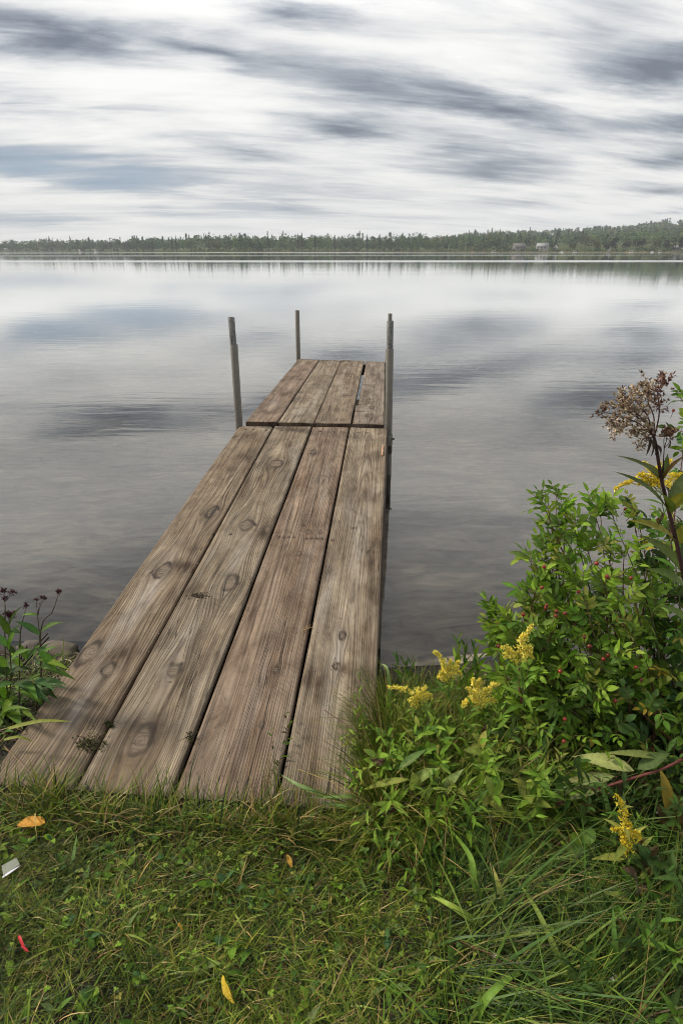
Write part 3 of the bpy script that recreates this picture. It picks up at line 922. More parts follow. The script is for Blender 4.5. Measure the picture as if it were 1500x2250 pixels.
def beam(root, name, a, b, w, h, col):
    """a sawn board on edge from a to b (its top at a, b)"""
    a, b = np.asarray(a, float), np.asarray(b, float)
    r = nrmz(b - a); y = nrmz(np.cross([0, 0, 1], r)); z = np.cross(r, y)
    n = max(2, int(np.linalg.norm(b - a) / 0.15))
    t = np.linspace(0, 1, n)[:, None]
    c = a + (b - a) * t
    prof = [(-w / 2, -0.003), (-w / 2 + 0.003, 0), (w / 2 - 0.003, 0), (w / 2, -0.003), (w / 2, -h), (-w / 2, -h)]
    V = np.stack([c + y * p + z * q for p, q in prof], 1)
    mb = MB(); mb.add(V.reshape(-1, 3), grid_faces(n, 6, closed=True), col)
    for k, fl in ((0, 1), (n - 1, 0)):
        f = np.array([[0, 1, 2, 3], [0, 3, 4, 5]]); mb.add(V[k], f[:, ::-1] if fl else f, col)
    nv = mb.n
    al = np.repeat(np.linspace(0, np.linalg.norm(b - a), n), 6)
    al = np.concatenate([al, np.zeros(6), np.zeros(6)])
    ac = np.tile([0, .01, .03, .05, .12, .2], n + 2)
    mb.extra = {'ring': ac / 0.006, 'knot': np.zeros(nv), 'kring': np.zeros(nv), 'rim': np.zeros(nv), 'dark': np.full(nv, 0.3), 'pale': np.zeros(nv), 'wuv': np.stack([ac, al, ac * 0], 1)}
    return mb.build(name, M['wood'], root)


d1 = empty('dock_section', Np[2] - [0, 0, 0.04], 'near dock section of four long weathered planks sloping up from the grassy bank', 'dock', 'sections of the wooden dock')
P1 = plank(1, 0, TAN, 0.0082, 0.62, 0.045, 0.012, [(466, 1125, 13), (357, 1253, 15), (197, 1433, 22), (237, 1472, 12)],
           [(410, 1245, 40, 14, .9), (265, 1440, 26, 16, .8), (300, 1420, 30, 14, .6), (150, 1420, 14, 22, .7), (545, 1000, 20, 16, .7), (520, 960, 26, 10, .6), (500, 1035, 12, 10, .5), (310, 1330, 9, 10, .5), (330, 1300, 12, 60, -.8), (250, 1400, 10, 40, -.5), (180, 1540, 12, 40, -.6), (60, 1690, 90, 40, .3)],
           [], d1, (0.004, 0.007), None, (0.03, 0.018), 1, [(470, 1171), (540, 943), (556, 944), (585, 945), (30, 1722), (92, 1741)])
P2 = plank(1, 1, OLIVE, 0.0088, 0.38, 0.030, 0.016, [(608, 1019, 13), (540, 1153, 15), (504, 1283, 21), (381, 1473, 13), (308, 1628, 27)],
           [(580, 1172, 16, 16, .9), (600, 1165, 9, 22, .6), (420, 1300, 20, 9, .6), (372, 1530, 5, 50, .8), (470, 1335, 10, 12, .5), (392, 1545, 9, 60, .4), (340, 1700, 6, 60, .4), (520, 1230, 12, 40, -.5), (400, 1420, 14, 60, -.4)],
           [], d1, (0.007, 0.007), None, (0.0, 0.0), 2, [(507, 1174), (558, 1152), (577, 1177), (620, 946), (642, 946), (668, 947), (190, 1730), (318, 1752)])
P3 = plank(1, 2, PINK, 0.0066, 0.15, 0.16, 0.004, [(690, 993, 7), (680, 1170, 6), (706, 1170, 4), (658, 1217, 5), (607, 1471, 6), (575, 1590, 5)],
           [(715, 970, 26, 22, .35), (640, 1310, 8, 20, .35), (730, 1010, 4, 5, .6), (560, 1430, 50, 120, .12), (560, 1540, 8, 60, -.35)],
           [], d1, (0.006, 0.006), None, (0, 0), 3, [(614, 1180), (625, 1181), (635, 1180.5), (647, 1181), (675, 1184), (686, 1184), (697, 1184), (708, 1184), (668, 1155), (704, 948), (735, 949), (755, 949), (415, 1765), (540, 1770)])
P4 = plank(1, 3, GREY, 0.0078, 0.55, 0.02, 0.02, [(752, 1395, 7), (738, 1462, 6)],
           [(690, 1500, 24, 26, 1.0), (800, 1492, 20, 18, .9), (765, 1470, 16, 9, .9), (800, 1420, 22, 18, .5), (820, 1300, 10, 30, .5), (835, 1000, 10, 10, .7), (775, 1075, 16, 22, .5), (680, 1610, 14, 16, .5), (740, 1440, 10, 40, -.9), (720, 1540, 8, 40, -.7), (790, 1180, 14, 60, -.5), (770, 1120, 10, 30, -.5), (720, 1300, 10, 60, -.5), (720, 1215, 6, 12, .6)],
           [], d1, (0.006, 0.002), None, (0, 0.028), 4, [(732, 1187), (777, 1160), (790, 950), (808, 951), (832, 953), (660, 1772)])
nails(P1, [(470, 1171), (540, 943), (556, 944), (585, 945), (30, 1722), (92, 1741)], 1, d1)
nails(P2, [(507, 1174), (558, 1152), (577, 1177), (620, 946), (642, 946), (668, 947), (190, 1730), (318, 1752)], 1, d1)
nails(P3, [(614, 1180), (625, 1181), (635, 1180.5), (647, 1181), (675, 1184), (686, 1184), (697, 1184), (708, 1184), (668, 1155), (704, 948), (735, 949), (755, 949), (415, 1765), (540, 1770)], 1, d1)
nails(P4, [(732, 1187), (777, 1160), (790, 950), (808, 951), (832, 953), (660, 1772)], 1, d1)

d2 = empty('dock_section', Kp[2] - [0, 0, 0.04], 'far dock section of four shorter planks standing level on pipe posts in the lake', 'dock', 'sections of the wooden dock')
Q1 = plank(2, 0, PINK, 0.0062, 0.6, 0.018, 0.012, [], [(560, 900, 10, 14, .5), (575, 905, 20, 8, .5), (600, 860, 6, 6, .6), (640, 815, 10, 5, .6), (585, 890, 5, 10, .5), (600, 885, 8, 20, -.5)], [], d2, (0.003, 0.004), None, (0, 0), 5)
Q2 = plank(2, 1, GREY, 0.0056, 0.3, 0.03, 0.01, [(668, 862, 4)], [(650, 880, 8, 12, .4)], [], d2, (0.004, 0.004), None, (0, 0), 6)
Q3 = plank(2, 2, TAN, 0.0056, 0.6, 0.02, 0.02, [(760, 867, 5)], [(735, 900, 14, 12, .3)], [], d2, (0.004, 0.004), None, (0, 0), 7)


def q4notch(s):
    g = 0.022 * np.clip((s - 0.20) / 0.01, 0, 1) * np.clip((0.955 - s) / 0.02, 0, 1) * (1 - 0.30 * s)
    g = np.maximum(g, 0.055 * np.exp(-((s - 0.215) / 0.010) ** 2))
    return g


Q4 = plank(2, 3, (0.245, 0.195, 0.150), 0.0058, 0.5, 0.012, 0.004, [(812, 913, 6), (820, 895, 5), (815, 858, 5)], [(790, 903, 12, 2.5, 1.0), (797, 845, 14, 4, .6), (795, 815, 12, 4, .6), (800, 880, 12, 10, .35)], [], d2, (0.010, 0.003), q4notch, (0, 0), 8)
for q, pts in ((Q1, [(560, 917), (585, 918), (665, 796), (690, 797)]), (Q2, [(625, 920), (665, 922), (712, 798), (735, 799)]), (Q3, [(705, 924), (750, 925), (762, 799), (785, 800)]), (Q4, [(790, 926), (825, 927), (812, 801), (835, 802)])):
    nails(q, pts, 2, d2)

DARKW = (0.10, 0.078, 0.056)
run1 = nrmz(Jp[2] - Np[2]); run2 = nrmz(Fp[2] - Kp[2])
dn = np.array([0, 0, -0.042])
for pa, pb, ins in ((Np[0], Jp[0], 0.06), (Np[4], Jp[4], -0.012)):
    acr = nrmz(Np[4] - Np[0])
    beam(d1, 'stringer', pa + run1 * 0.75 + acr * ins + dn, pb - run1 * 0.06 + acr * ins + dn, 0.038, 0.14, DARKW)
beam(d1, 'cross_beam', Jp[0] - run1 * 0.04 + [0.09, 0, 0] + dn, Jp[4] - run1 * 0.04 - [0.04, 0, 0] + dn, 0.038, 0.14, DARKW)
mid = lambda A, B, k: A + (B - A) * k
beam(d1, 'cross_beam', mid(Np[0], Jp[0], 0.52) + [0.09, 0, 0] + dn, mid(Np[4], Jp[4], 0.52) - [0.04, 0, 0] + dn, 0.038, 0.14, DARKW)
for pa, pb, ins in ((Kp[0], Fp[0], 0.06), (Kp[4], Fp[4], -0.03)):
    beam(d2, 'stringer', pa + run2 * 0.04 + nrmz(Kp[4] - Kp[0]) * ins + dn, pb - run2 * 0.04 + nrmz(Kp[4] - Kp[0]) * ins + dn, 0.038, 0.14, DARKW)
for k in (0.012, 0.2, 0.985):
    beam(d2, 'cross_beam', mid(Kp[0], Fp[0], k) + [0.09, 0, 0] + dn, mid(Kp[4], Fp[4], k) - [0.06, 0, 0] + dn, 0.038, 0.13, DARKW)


def pipe(mb, base, top, r, col, wall=0.004, sides=20, hollow=True):
    base, top = np.asarray(base, float), np.asarray(top, float)
    a = np.linspace(0, 2 * PI, sides, endpoint=False)
    ax = nrmz(top - base); x = nrmz(np.cross(ax, [0, 1, 0])); y = np.cross(ax, x)
    ring = lambda c, rr: c + rr * (np.cos(a)[:, None] * x + np.sin(a)[:, None] * y)
    rows = [ring(base, r), ring(base + (top - base) * 0.5, r), ring(top - ax * 0.0015, r), ring(top, r - 0.001)]
    if hollow:
        rows += [ring(top, r - wall), ring(top - ax * 0.15, r - wall)]
        rows.append(ring(top - ax * 0.15, 0.0005))
    else:
        rows += [ring(top, 0.0005)]
    mb.add(np.concatenate(rows), grid_faces(len(rows), sides, closed=True)[:, ::-1], col)


def post(base_px, d, parts, root):
    """parts: list of (pixel of the top, radius, material, name); the first is the outer pipe that stands in the lake bed"""
    b = atd(base_px[0], base_px[1], d)
    tops = [atd(x, y, d) for (x, y), *_ in parts]
    main = None
    ax = nrmz(tops[0] - b)
    foot = b - ax * ((b[2] + 0.55) / ax[2])
    prev = foot
    for k, ((_, r, mat, name), tp) in enumerate(zip(parts, tops)):
        mb = MB()
        start = foot if k == 0 else prev - ax * 0.3
        pipe(mb, start, tp, r, (0.3, 0.3, 0.28))
        o = mb.build(name, mat, root if k == 0 else main)
        if k == 0: main = o
        prev = tp
    return main, b, ax


pL, bL, axL = post((525.5, 937), 4.545, [((514, 757), 0.0285, M['galv'], 'post'), ((508, 697), 0.0245, M['dark_pipe'], 'inner_pipe')], d2)
pR, bR, axR = post((853, 943), 4.50, [((856, 766), 0.0285, M['galv'], 'post'), ((857, 705), 0.0240, M['dark_pipe'], 'inner_pipe'), ((856.5, 689), 0.0150, M['galv'], 'pipe_stub')], d2)
pF, bF, axF = post((655.5, 792), 8.02, [((653, 682), 0.0285, M['galv'], 'post')], d2)
pB, bB, axB = post((850, 797), 7.80, [((851.5, 768), 0.0285, M['galv'], 'post')], d2)
# pin holes in the inner pipes, welded collars and bolts under the deck
for main, b, ax, px, d in ((pL, bL, axL, (510.3, 746), 4.545), (pR, bR, axR, (856, 755), 4.50)):
    c = atd(px[0], px[1], d) - np.array([0, 0.0245, 0])
    mb = MB(); blob(mb, c, (0.006, 0.003, 0.006), (0.01, 0.01, 0.01), 10, 6, 0.0); mb.build('pin_hole', M['rubber'], main)
for main, b, ax, sx in ((pL, bL, axL, 1), (pR, bR, axR, 1), (pF, bF, axF, 1)):
    c = b - ax * 0.075
    mb = MB(); pipe(mb, c - ax * 0.05, c + ax * 0.03, 0.034, (0.3, 0.3, 0.28), 0.003)
    mb.build('collar', M['galv'], main)
    mb = MB(); tube(mb, [c + [sx * 0.03, -0.01, 0], c + [sx * 0.043, -0.016, 0]], 0.007, (0.2, 0.2, 0.2), 6); tube(mb, [c + [sx * 0.041, -0.016, 0], c + [sx * 0.047, -0.017, 0]], 0.011, (0.2, 0.2, 0.2), 6)
    mb.build('bolt', M['galv'], main)


# ------------------------------------------------------------------ plant helpers
def gpt(X, Y, lift=0.0):
    """where the sight line meets the bank, plus lift"""
    z = 0.12
    for _ in range(10):
        p = at(X, Y, z + lift); z = float(gz(p[0], p[1]))
    return p


G_BRIGHT = (0.155, 0.255, 0.026); G_MID = (0.082, 0.160, 0.020); G_DARK = (0.034, 0.066, 0.013); G_BLUE = (0.060, 0.112, 0.030)
G_YEL = (0.215, 0.235, 0.045); YEL = (0.42, 0.30, 0.035); STRAW = (0.36, 0.27, 0.13); BROWN = (0.085, 0.048, 0.028); RED = (0.22, 0.016, 0.012); REDSTEM = (0.10, 0.040, 0.025)


def ribbon(mb, pts, wid, col, tipcol=None, fold=0.25):
    pts = bez(pts, 9); n = len(pts)
    t = nrmz(np.gradient(pts, axis=0))
    view = nrmz(np.array([0, 0, CAMZ + 2.0]) - pts)
    side = nrmz(np.cross(t, view)); up = np.cross(side, t)
    k = np.linspace(0, 1, n)
    w = wid / 2 * np.clip(1 - k ** 3, 0.04, 1) * (0.7 + 0.3 * np.minimum(k * 6, 1))
    V = np.stack([pts + side * w[:, None] + up * (w * fold)[:, None], pts, pts - side * w[:, None] + up * (w * fold)[:, None]], 1)
    c = np.tile(np.asarray(col, float), (n, 1))
    if tipcol is not None:
        q = np.clip((k - 0.6) / 0.3, 0, 1)[:, None]; c = c * (1 - q) + np.asarray(tipcol) * q
    c = np.repeat(c[:, None], 3, 1).copy(); c[:, 1] *= 1.2
    mb.add(V.reshape(-1, 3), grid_faces(n, 3), c.reshape(-1, 3))


def leaf_to(mb, a, b, w, col, up=(0, -0.45, 1), prof='lance', droop=0.6, serr=0.07, fold=0.25, nu=22, wave=0.0):
    a, b = np.asarray(a, float), np.asarray(b, float)
    L = np.linalg.norm(b - a); d = (b - a) / L
    up = nrmz(np.asarray(up, float) - d * (np.asarray(up) @ d))
    q = droop / 2
    d0 = d * math.cos(q) + up * math.sin(q)
    leaves(mb, [a], d0, up, L * 1.03, w, col, prof, droop, fold, nu, serr, 1.3, wave)


def shoot(mbs, mbl, pts, r, leafL, leafW, n, cols, prof='lance', t0=0.2, el=0.5, droop=0.7, stemcol=(0.10, 0.12, 0.04), pairs=1, serr=0.0, nu=6, jit=0.35):
    """a stem with leaves set round it in a spiral"""
    c = bez(pts, 7); tube(mbs, c, np.linspace(r, r * 0.4, len(c)), stemcol, 6)
    seg = np.cumsum(np.r_[0, np.linalg.norm(np.diff(c, axis=0), axis=1)]); Ltot = seg[-1]
    k = np.linspace(t0, 1.0, n)
    p = np.stack([np.interp(k * Ltot, seg, c[:, i]) for i in range(3)], 1)
    ax = nrmz(np.stack([np.interp(np.minimum(k + 0.02, 1) * Ltot, seg, c[:, i]) - np.interp((k - 0.02) * Ltot, seg, c[:, i]) for i in range(3)], 1))
    for q in range(pairs):
        ph = np.arange(n) * 2.4 + q * PI / max(1, pairs) * 2 + rng.uniform(-jit, jit, n)
        ref = np.where(np.abs(ax[:, :1]) < 0.8, np.array([[1.0, 0, 0]]), np.array([[0, 1.0, 0]]))
        x = nrmz(np.cross(ax, ref)); y = np.cross(ax, x)
        rad = x * np.cos(ph)[:, None] + y * np.sin(ph)[:, None]
        e = el + 0.5 * k ** 3 + rng.uniform(-0.25, 0.25, n)
        d = rad * np.cos(e)[:, None] + ax * np.sin(e)[:, None]
        up = ax * np.cos(e)[:, None] - rad * np.sin(e)[:, None]
        s = (0.55 + 0.6 * np.sin(PI * np.clip(k * 0.85 + 0.1, 0, 1))) * rng.uniform(0.75, 1.2, n)
        leaves(mbl, p, d, up, leafL * s, leafW * s, pal(n, cols, np.ones(len(cols))), prof, droop * rng.uniform(0.4, 1.4, n), 0.25, nu, serr)
    return c


def compound(mbl, mbs, p, d, up, L, n, ll, lw, col):
    """a rose-like leaf: leaflets in pairs along a rachis and one at its tip"""
    SZ = rng.uniform(0.6, 1.12)
    d = nrmz(np.asarray(d, float)); y = nrmz(np.cross(up, d)); u = np.cross(d, y)
    k = np.linspace(0.3, 1, n)
    mid_ = p + d * (k * L)[:, None] - u * (0.18 * L * k ** 2)[:, None]
    tube(mbs, np.vstack([p, mid_]), 0.0009, (0.12, 0.10, 0.04), 4, False)
    B, D = [mid_[-1]], [d - 0.3 * u]
    for i in range(n - 1):
        for s in (-1, 1):
            B.append(mid_[i]); D.append(d * 0.55 + y * s * 0.85 - u * rng.uniform(-0.15, 0.35))
    m_ = len(B)
    leaves(mbl, np.array(B), np.array(D), u + rng.normal(0, 0.25, (m_, 3)), ll * rng.uniform(0.75, 1.15, m_) * SZ, lw * SZ * rng.uniform(0.8, 1.15, m_), np.asarray(col) * rng.uniform(0.8, 1.2, (m_, 1)), 'ovate', rng.uniform(0.1, 0.6, m_), 0.3, 4)


# ------------------------------------------------------------------ wild rose bushes with hips
def rose_bush(name, base, tips, label, cols, wts, hips, ll, lw, ncomp, twigs, group):
    root = empty(name, base, label, 'bush', group)
    st, lf = MB(), MB()
    b0 = np.asarray(base, float)
    nodes = []
    for tp in tips:
        tp = np.asarray(tp, float)
        a = b0 + np.array([rng.normal(0, 0.10), rng.normal(0, 0.10), -0.03])
        a = a * 0.55 + np.array([tp[0], tp[1], a[2]]) * 0.45 if abs(tp[0] - a[0]) > 0.3 else a
        a[2] = float(gz(a[0], a[1])) - 0.02
        m1 = a * 0.55 + tp * 0.45 + np.array([rng.normal(0, 0.03), rng.normal(0, 0.03), 0.10 * np.linalg.norm(tp - a)])
        c = bez([a, m1, tp], 9); tube(st, c, np.linspace(0.0042, 0.0013, len(c)), pal(1, [REDSTEM, (0.08, 0.06, 0.03), (0.10, 0.10, 0.04)], [3, 2, 1])[0], 5)
        L = np.linalg.norm(np.diff(c, axis=0), axis=1).sum()
        for k in np.linspace(0.32, 1.0, max(4, int(L / 0.055))):
            q = c[min(int(k * (len(c) - 1)), len(c) - 1)]; ax = nrmz(c[min(int(k * (len(c) - 1)) + 1, len(c) - 1)] - c[max(int(k * (len(c) - 1)) - 1, 0)])
            for j in range(twigs):
                dr = nrmz(ax * rng.uniform(0.3, 1.1) + rng.normal(0, 0.6, 3) + np.array([0, -0.15, 0.25]))
                tl = rng.uniform(0.02, 0.11) * (1.15 - 0.7 * k)
                e = q + dr * tl
                if tl > 0.03: tube(st, [q, q + dr * tl * 0.5 + [0, 0, 0.004], e], [0.0013, 0.0008], REDSTEM, 4, False)
                nodes.append((e, dr, k))
                for m_ in range(ncomp if k < 0.5 else 1):
                    dd = nrmz(dr + rng.normal(0, 0.65, 3) + np.array([0, -0.1, 0.2]))
                    compound(lf, st, q + (e - q) * rng.uniform(0.4, 1), dd, nrmz(np.array([0, -0.25, 1]) + rng.normal(0, 0.35, 3)), rng.uniform(0.035, 0.06), int(rng.integers(3, 5)), ll, lw, pal(1, cols, wts)[0])
        # the leafy tip
        for m_ in range(3):
            dd = nrmz(nrmz(tp - m1) + rng.normal(0, 0.4, 3))
            compound(lf, st, tp - (tp - m1) * 0.02 * m_, dd, nrmz(np.array([0, -0.4, 1]) + rng.normal(0, 0.3, 3)), 0.045, 3, ll * 1.05, lw * 0.9, pal(1, cols, wts)[0])
    st.build('stem', M['stem'], root); lf.build('foliage', M['leaf'], root)
    for (X, Y, d) in hips:
        p = atd(X, Y, d); r = rng.uniform(0.0048, 0.0068)
        h = MB(); blob(h, p, (r, r, r * 0.95), np.asarray(RED) * rng.uniform(0.6, 1.2), 12, 8, 0.015)
        ho = h.build('rose_hip', M['berry'], root)
        s = MB(); top = p + np.array([rng.normal(0, 0.3), -0.4, 0.5]) * r * 1.2
        a = rng.uniform(0, 2 * PI, 5)
        leaves(s, np.tile(top, (5, 1)), np.stack([np.cos(a), np.sin(a) * 0.6 - 0.2, np.full(5, 0.5)], 1), (0, 0, 1), 0.009, 0.002, (0.07, 0.04, 0.02), 'lance', 0.8, 0.2, 3)
        tube(s, [p - [0, 0, r * 0.8], p + [rng.normal(0, 0.008), 0.008, -0.03]], 0.0009, REDSTEM, 4, False)
        s.build('sepal', M['dry'], ho)
    return root


tipsA = [atd(x, y, d) for x, y, d in (
    (1222, 1092, 1.78), (1205, 1125, 1.72), (1240, 1130, 1.75), (1190, 1100, 1.74), (1165, 1235, 1.64), (1300, 1105, 1.80), (1085, 1345, 1.6), (1160, 1300, 1.6), (1262, 1165, 1.68), (1318, 1122, 1.82), (1345, 1135, 1.80), (1195, 1215, 1.68), (1210, 1190, 1.72), (1182, 1272, 1.62), (1178, 1300, 1.60), (1230, 1250, 1.62),
    (1100, 1352, 1.60), (1118, 1372, 1.56), (1150, 1340, 1.58), (1105, 1400, 1.54), (1290, 1210, 1.66), (1340, 1210, 1.64), (1270, 1290, 1.58), (1330, 1300, 1.56), (1215, 1340, 1.55), (1170, 1385, 1.52), (1260, 1380, 1.5), (1320, 1390, 1.5), (1390, 1290, 1.58),
    (1130, 1445, 1.5), (1095, 1440, 1.56), (1110, 1535, 1.5), (1180, 1590, 1.36), (1260, 1620, 1.34), (1085, 1385, 1.58), (1140, 1410, 1.5), (1205, 1410, 1.48), (1290, 1340, 1.5), (1360, 1340, 1.5), (1370, 1220, 1.62), (1350, 1440, 1.42), (1290, 1500, 1.36), (1190, 1460, 1.46), (1250, 1455, 1.44), (1320, 1470, 1.44), (1385, 1400, 1.48), (1440, 1330, 1.56), (1160, 1510, 1.44), (1230, 1540, 1.40), (1300, 1550, 1.40), (1110, 1490, 1.5))]
rose_bush('rose_bush', gpt(1330, 1620), tipsA, 'bright green wild rose bush with red hips leaning over the water', [(0.19, 0.29, 0.035), G_BRIGHT, G_MID, (0.15, 0.23, 0.05), G_YEL], [3, 5, 2.5, 3, 1],
          [(x, y, d) for x, y, d in ((1195, 1245, 1.54), (1190, 1291, 1.54), (1270, 1300, 1.48), (1310, 1238, 1.54), (1333, 1267, 1.5), (1385, 1270, 1.5), (1220, 1353, 1.46), (1240, 1348, 1.45), (1222, 1343, 1.48), (1198, 1335, 1.5), (1149, 1350, 1.5), (1200, 1330, 1.5), (1095, 1370, 1.54), (1294, 1420, 1.4), (1230, 1475, 1.38), (1325, 1448, 1.4), (1335, 1440, 1.42), (1396, 1466, 1.38), (1408, 1494, 1.36), (1240, 1580, 1.3), (1238, 1629, 1.26), (1283, 1400, 1.44), (1350, 1540, 1.34), (1095, 1420, 1.52), (1106, 1386, 1.55))],
          0.043, 0.0175, 2, 1, 'wild rose bushes on the bank')
tipsB = [atd(x, y, d) for x, y, d in (
    (1385, 1112, 1.95), (1400, 1130, 1.9), (1430, 1165, 1.85), (1495, 1180, 1.8), (1470, 1230, 1.75), (1545, 1140, 1.9), (1500, 880, 2.1), (1510, 920, 2.05), (1560, 900, 2.1), (1620, 1050, 2.0),
    (1420, 1250, 1.72), (1480, 1310, 1.6), (1540, 1290, 1.65), (1440, 1400, 1.52), (1500, 1390, 1.5), (1400, 1470, 1.44), (1465, 1480, 1.42), (1520, 1500, 1.4), (1380, 1540, 1.36), (1440, 1560, 1.34), (1495, 1590, 1.3), (1350, 1610, 1.32), (1420, 1640, 1.28), (1480, 1660, 1.24), (1560, 1600, 1.3), (1600, 1400, 1.5), (1650, 1250, 1.7), (1700, 1500, 1.5), (1600, 1700, 1.25), (1750, 1350, 1.7))]
rose_bush('rose_bush', gpt(1520, 1600), tipsB, 'darker round-leaved rose bush filling the right edge of the bank', [G_BLUE, G_MID, G_DARK, G_BRIGHT, G_YEL, YEL], [3, 4, 2, 4, .8, .3],
          [(x, y, d) for x, y, d in ((1372, 1118, 1.92), (1420, 1200, 1.78), (1440, 1145, 1.85), (1430, 1228, 1.76), (1478, 902, 2.05), (1445, 1140, 1.84), (1395, 1268, 1.66), (1450, 1300, 1.6))],
          0.040, 0.0215, 2, 1, 'wild rose bushes on the bank')


# ------------------------------------------------------------------ goldenrods
def goldenrod(base, path, plume, label, leafcols=(G_BRIGHT, G_MID), flow=((0.80, 0.66, 0.09), (0.80, 0.71, 0.20), (0.58, 0.54, 0.12)), nl=26, ll=0.08, lw=0.016):
    root = empty('goldenrod', base, label, 'wildflower', 'goldenrods in bloom')
    st, lf, fl = MB(), MB(), MB()
    shoot(st, lf, [np.asarray(base) - [0, 0, 0.02]] + list(path), 0.0028, ll, lw, nl, leafcols, 'lance', 0.15, 0.55, 0.7, (0.10, 0.13, 0.04))
    pc = np.mean([q for pts in plume for q in pts], 0)
    for pts in plume:
        c = bez(pc + (np.array(pts) - pc) * 1.02, 10)
        tube(st, c, [0.0012, 0.0006], (0.13, 0.16, 0.05), 4, False)
        L = np.linalg.norm(np.diff(c, axis=0), axis=1).sum(); n = int(L / 0.0013)
        k = rng.uniform(0.12, 1, n) * (len(c) - 1); i = k.astype(int).clip(0, len(c) - 2); f = (k - i)[:, None]
        p = c[i] * (1 - f) + c[i + 1] * f
        spread = 0.0068 * (1.15 - k / (len(c) - 1))[:, None]
        q = p + rng.normal(0, 1, (n, 3)) * spread + np.array([0, -0.001, 0.004])
        m_ = 5
        qq = np.repeat(q, m_, 0)
        d = nrmz(rng.normal(0, 0.8, (n * m_, 3)) + np.array([0, -0.2, 0.7]))
        leaves(fl, qq, d, rng.normal(0, 1, (n * m_, 3)), rng.uniform(0.005, 0.009, n * m_), rng.uniform(0.0022, 0.0038, n * m_), pal(n * m_, flow, np.ones(len(flow)), 0.25), 'petal', 0.5, 0.3, 2)
    st.build('stem', M['stem'], root); lf.build('foliage', M['leaf'], root); fl.build('flower_plume', M['petal'], root)


def px3(L, d):
    return [atd(x, y, d + (q[0] if q else 0)) for x, y, *q in L]


goldenrod(gpt(918, 1660), px3([(925, 1600), (918, 1545)], 1.52), [px3(l, 1.50) for l in (
    [(920, 1550), (905, 1525), (880, 1515), (853, 1512)], [(920, 1550), (925, 1525), (935, 1510)], [(918, 1552), (908, 1540), (893, 1540)], [(920, 1560), (912, 1550), (905, 1552)], [(922, 1545), (932, 1528), (944, 1528)], [(920, 1548), (915, 1530), (918, 1515)], [(924, 1550), (938, 1532), (946, 1538)])],
    'goldenrod in yellow bloom nearest the deck edge, its plume arching toward the planks')
goldenrod(gpt(985, 1655), px3([(988, 1560), (985, 1490)], 1.62), [px3(l, 1.60) for l in (
    [(985, 1500), (975, 1460), (962, 1442), (952, 1434)], [(985, 1500), (985, 1470), (990, 1452)], [(985, 1495), (1000, 1465), (1008, 1455)], [(985, 1505), (972, 1478), (966, 1485)], [(987, 1500), (1003, 1478), (1010, 1484)], [(984, 1490), (974, 1470), (970, 1460)], [(984, 1500), (968, 1490), (962, 1492)])],
    'goldenrod standing against the water behind the other yellow plumes')
goldenrod(gpt(1060, 1690), px3([(1070, 1620), (1055, 1550)], 1.46), [px3(l, 1.44) for l in (
    [(1055, 1560), (1042, 1510), (1038, 1495)], [(1055, 1555), (1050, 1510), (1053, 1496)], [(1055, 1555), (1075, 1512), (1092, 1507)], [(1057, 1560), (1072, 1540), (1090, 1545)], [(1052, 1560), (1030, 1540), (1012, 1558)], [(1052, 1555), (1040, 1530), (1025, 1512)], [(1055, 1550), (1066, 1520), (1076, 1522)], [(1055, 1562), (1050, 1540), (1046, 1560)])],
    'fullest goldenrod, with a broad yellow plume in front of the muddy shore ledge')
goldenrod(gpt(1150, 1640), px3([(1150, 1540), (1140, 1450)], 1.40), [px3(l, 1.38) for l in (
    [(1140, 1460), (1118, 1430), (1102, 1425)], [(1140, 1460), (1125, 1440), (1105, 1440)], [(1140, 1450), (1142, 1410), (1150, 1398)], [(1142, 1455), (1158, 1425), (1165, 1440)], [(1140, 1445), (1150, 1410), (1168, 1375)], [(1140, 1460), (1152, 1440), (1170, 1448)], [(1138, 1460), (1120, 1442), (1108, 1446)])],
    'goldenrod growing in front of the left side of the rose bush')
goldenrod(gpt(1500, 1640), px3([(1490, 1300), (1450, 1090)], 1.62), [px3(l, 1.62) for l in (
    [(1445, 1080), (1420, 1058), (1385, 1060), (1348, 1078)], [(1450, 1075), (1420, 1050), (1400, 1045)], [(1450, 1075), (1430, 1040), (1412, 1020)], [(1455, 1070), (1460, 1035), (1470, 1015)], [(1450, 1075), (1440, 1045), (1448, 1022)], [(1452, 1080), (1440, 1060), (1428, 1068)], [(1455, 1075), (1480, 1050), (1500, 1045)], [(1445, 1075), (1420, 1062), (1400, 1068)])],
    'tallest goldenrod, its bright yellow plume behind the dry seed-headed stalk', flow=((0.74, 0.58, 0.04), (0.78, 0.64, 0.08), (0.50, 0.40, 0.05)))
goldenrod(gpt(1400, 2120), [atd(x, y, d) for x, y, d in ((1385, 1960, 1.0), (1380, 1860, 0.98), (1372, 1815, 0.97), (1358, 1765, 0.96))], [[atd(x, y, 0.97) for x, y in l] for l in (
    [(1375, 1835), (1370, 1800), (1360, 1765), (1350, 1752)], [(1380, 1860), (1365, 1830), (1345, 1825)], [(1380, 1860), (1375, 1845), (1368, 1860)], [(1380, 1850), (1392, 1832), (1400, 1845)], [(1380, 1845), (1372, 1825), (1380, 1812)], [(1385, 1870), (1375, 1865), (1372, 1878)])],
    'low goldenrod with a sparse yellow spike and spotted leaves in the shaded corner', leafcols=(G_MID, G_YEL, G_DARK), flow=((0.70, 0.54, 0.04), (0.60, 0.50, 0.07)), nl=22, ll=0.075, lw=0.016)


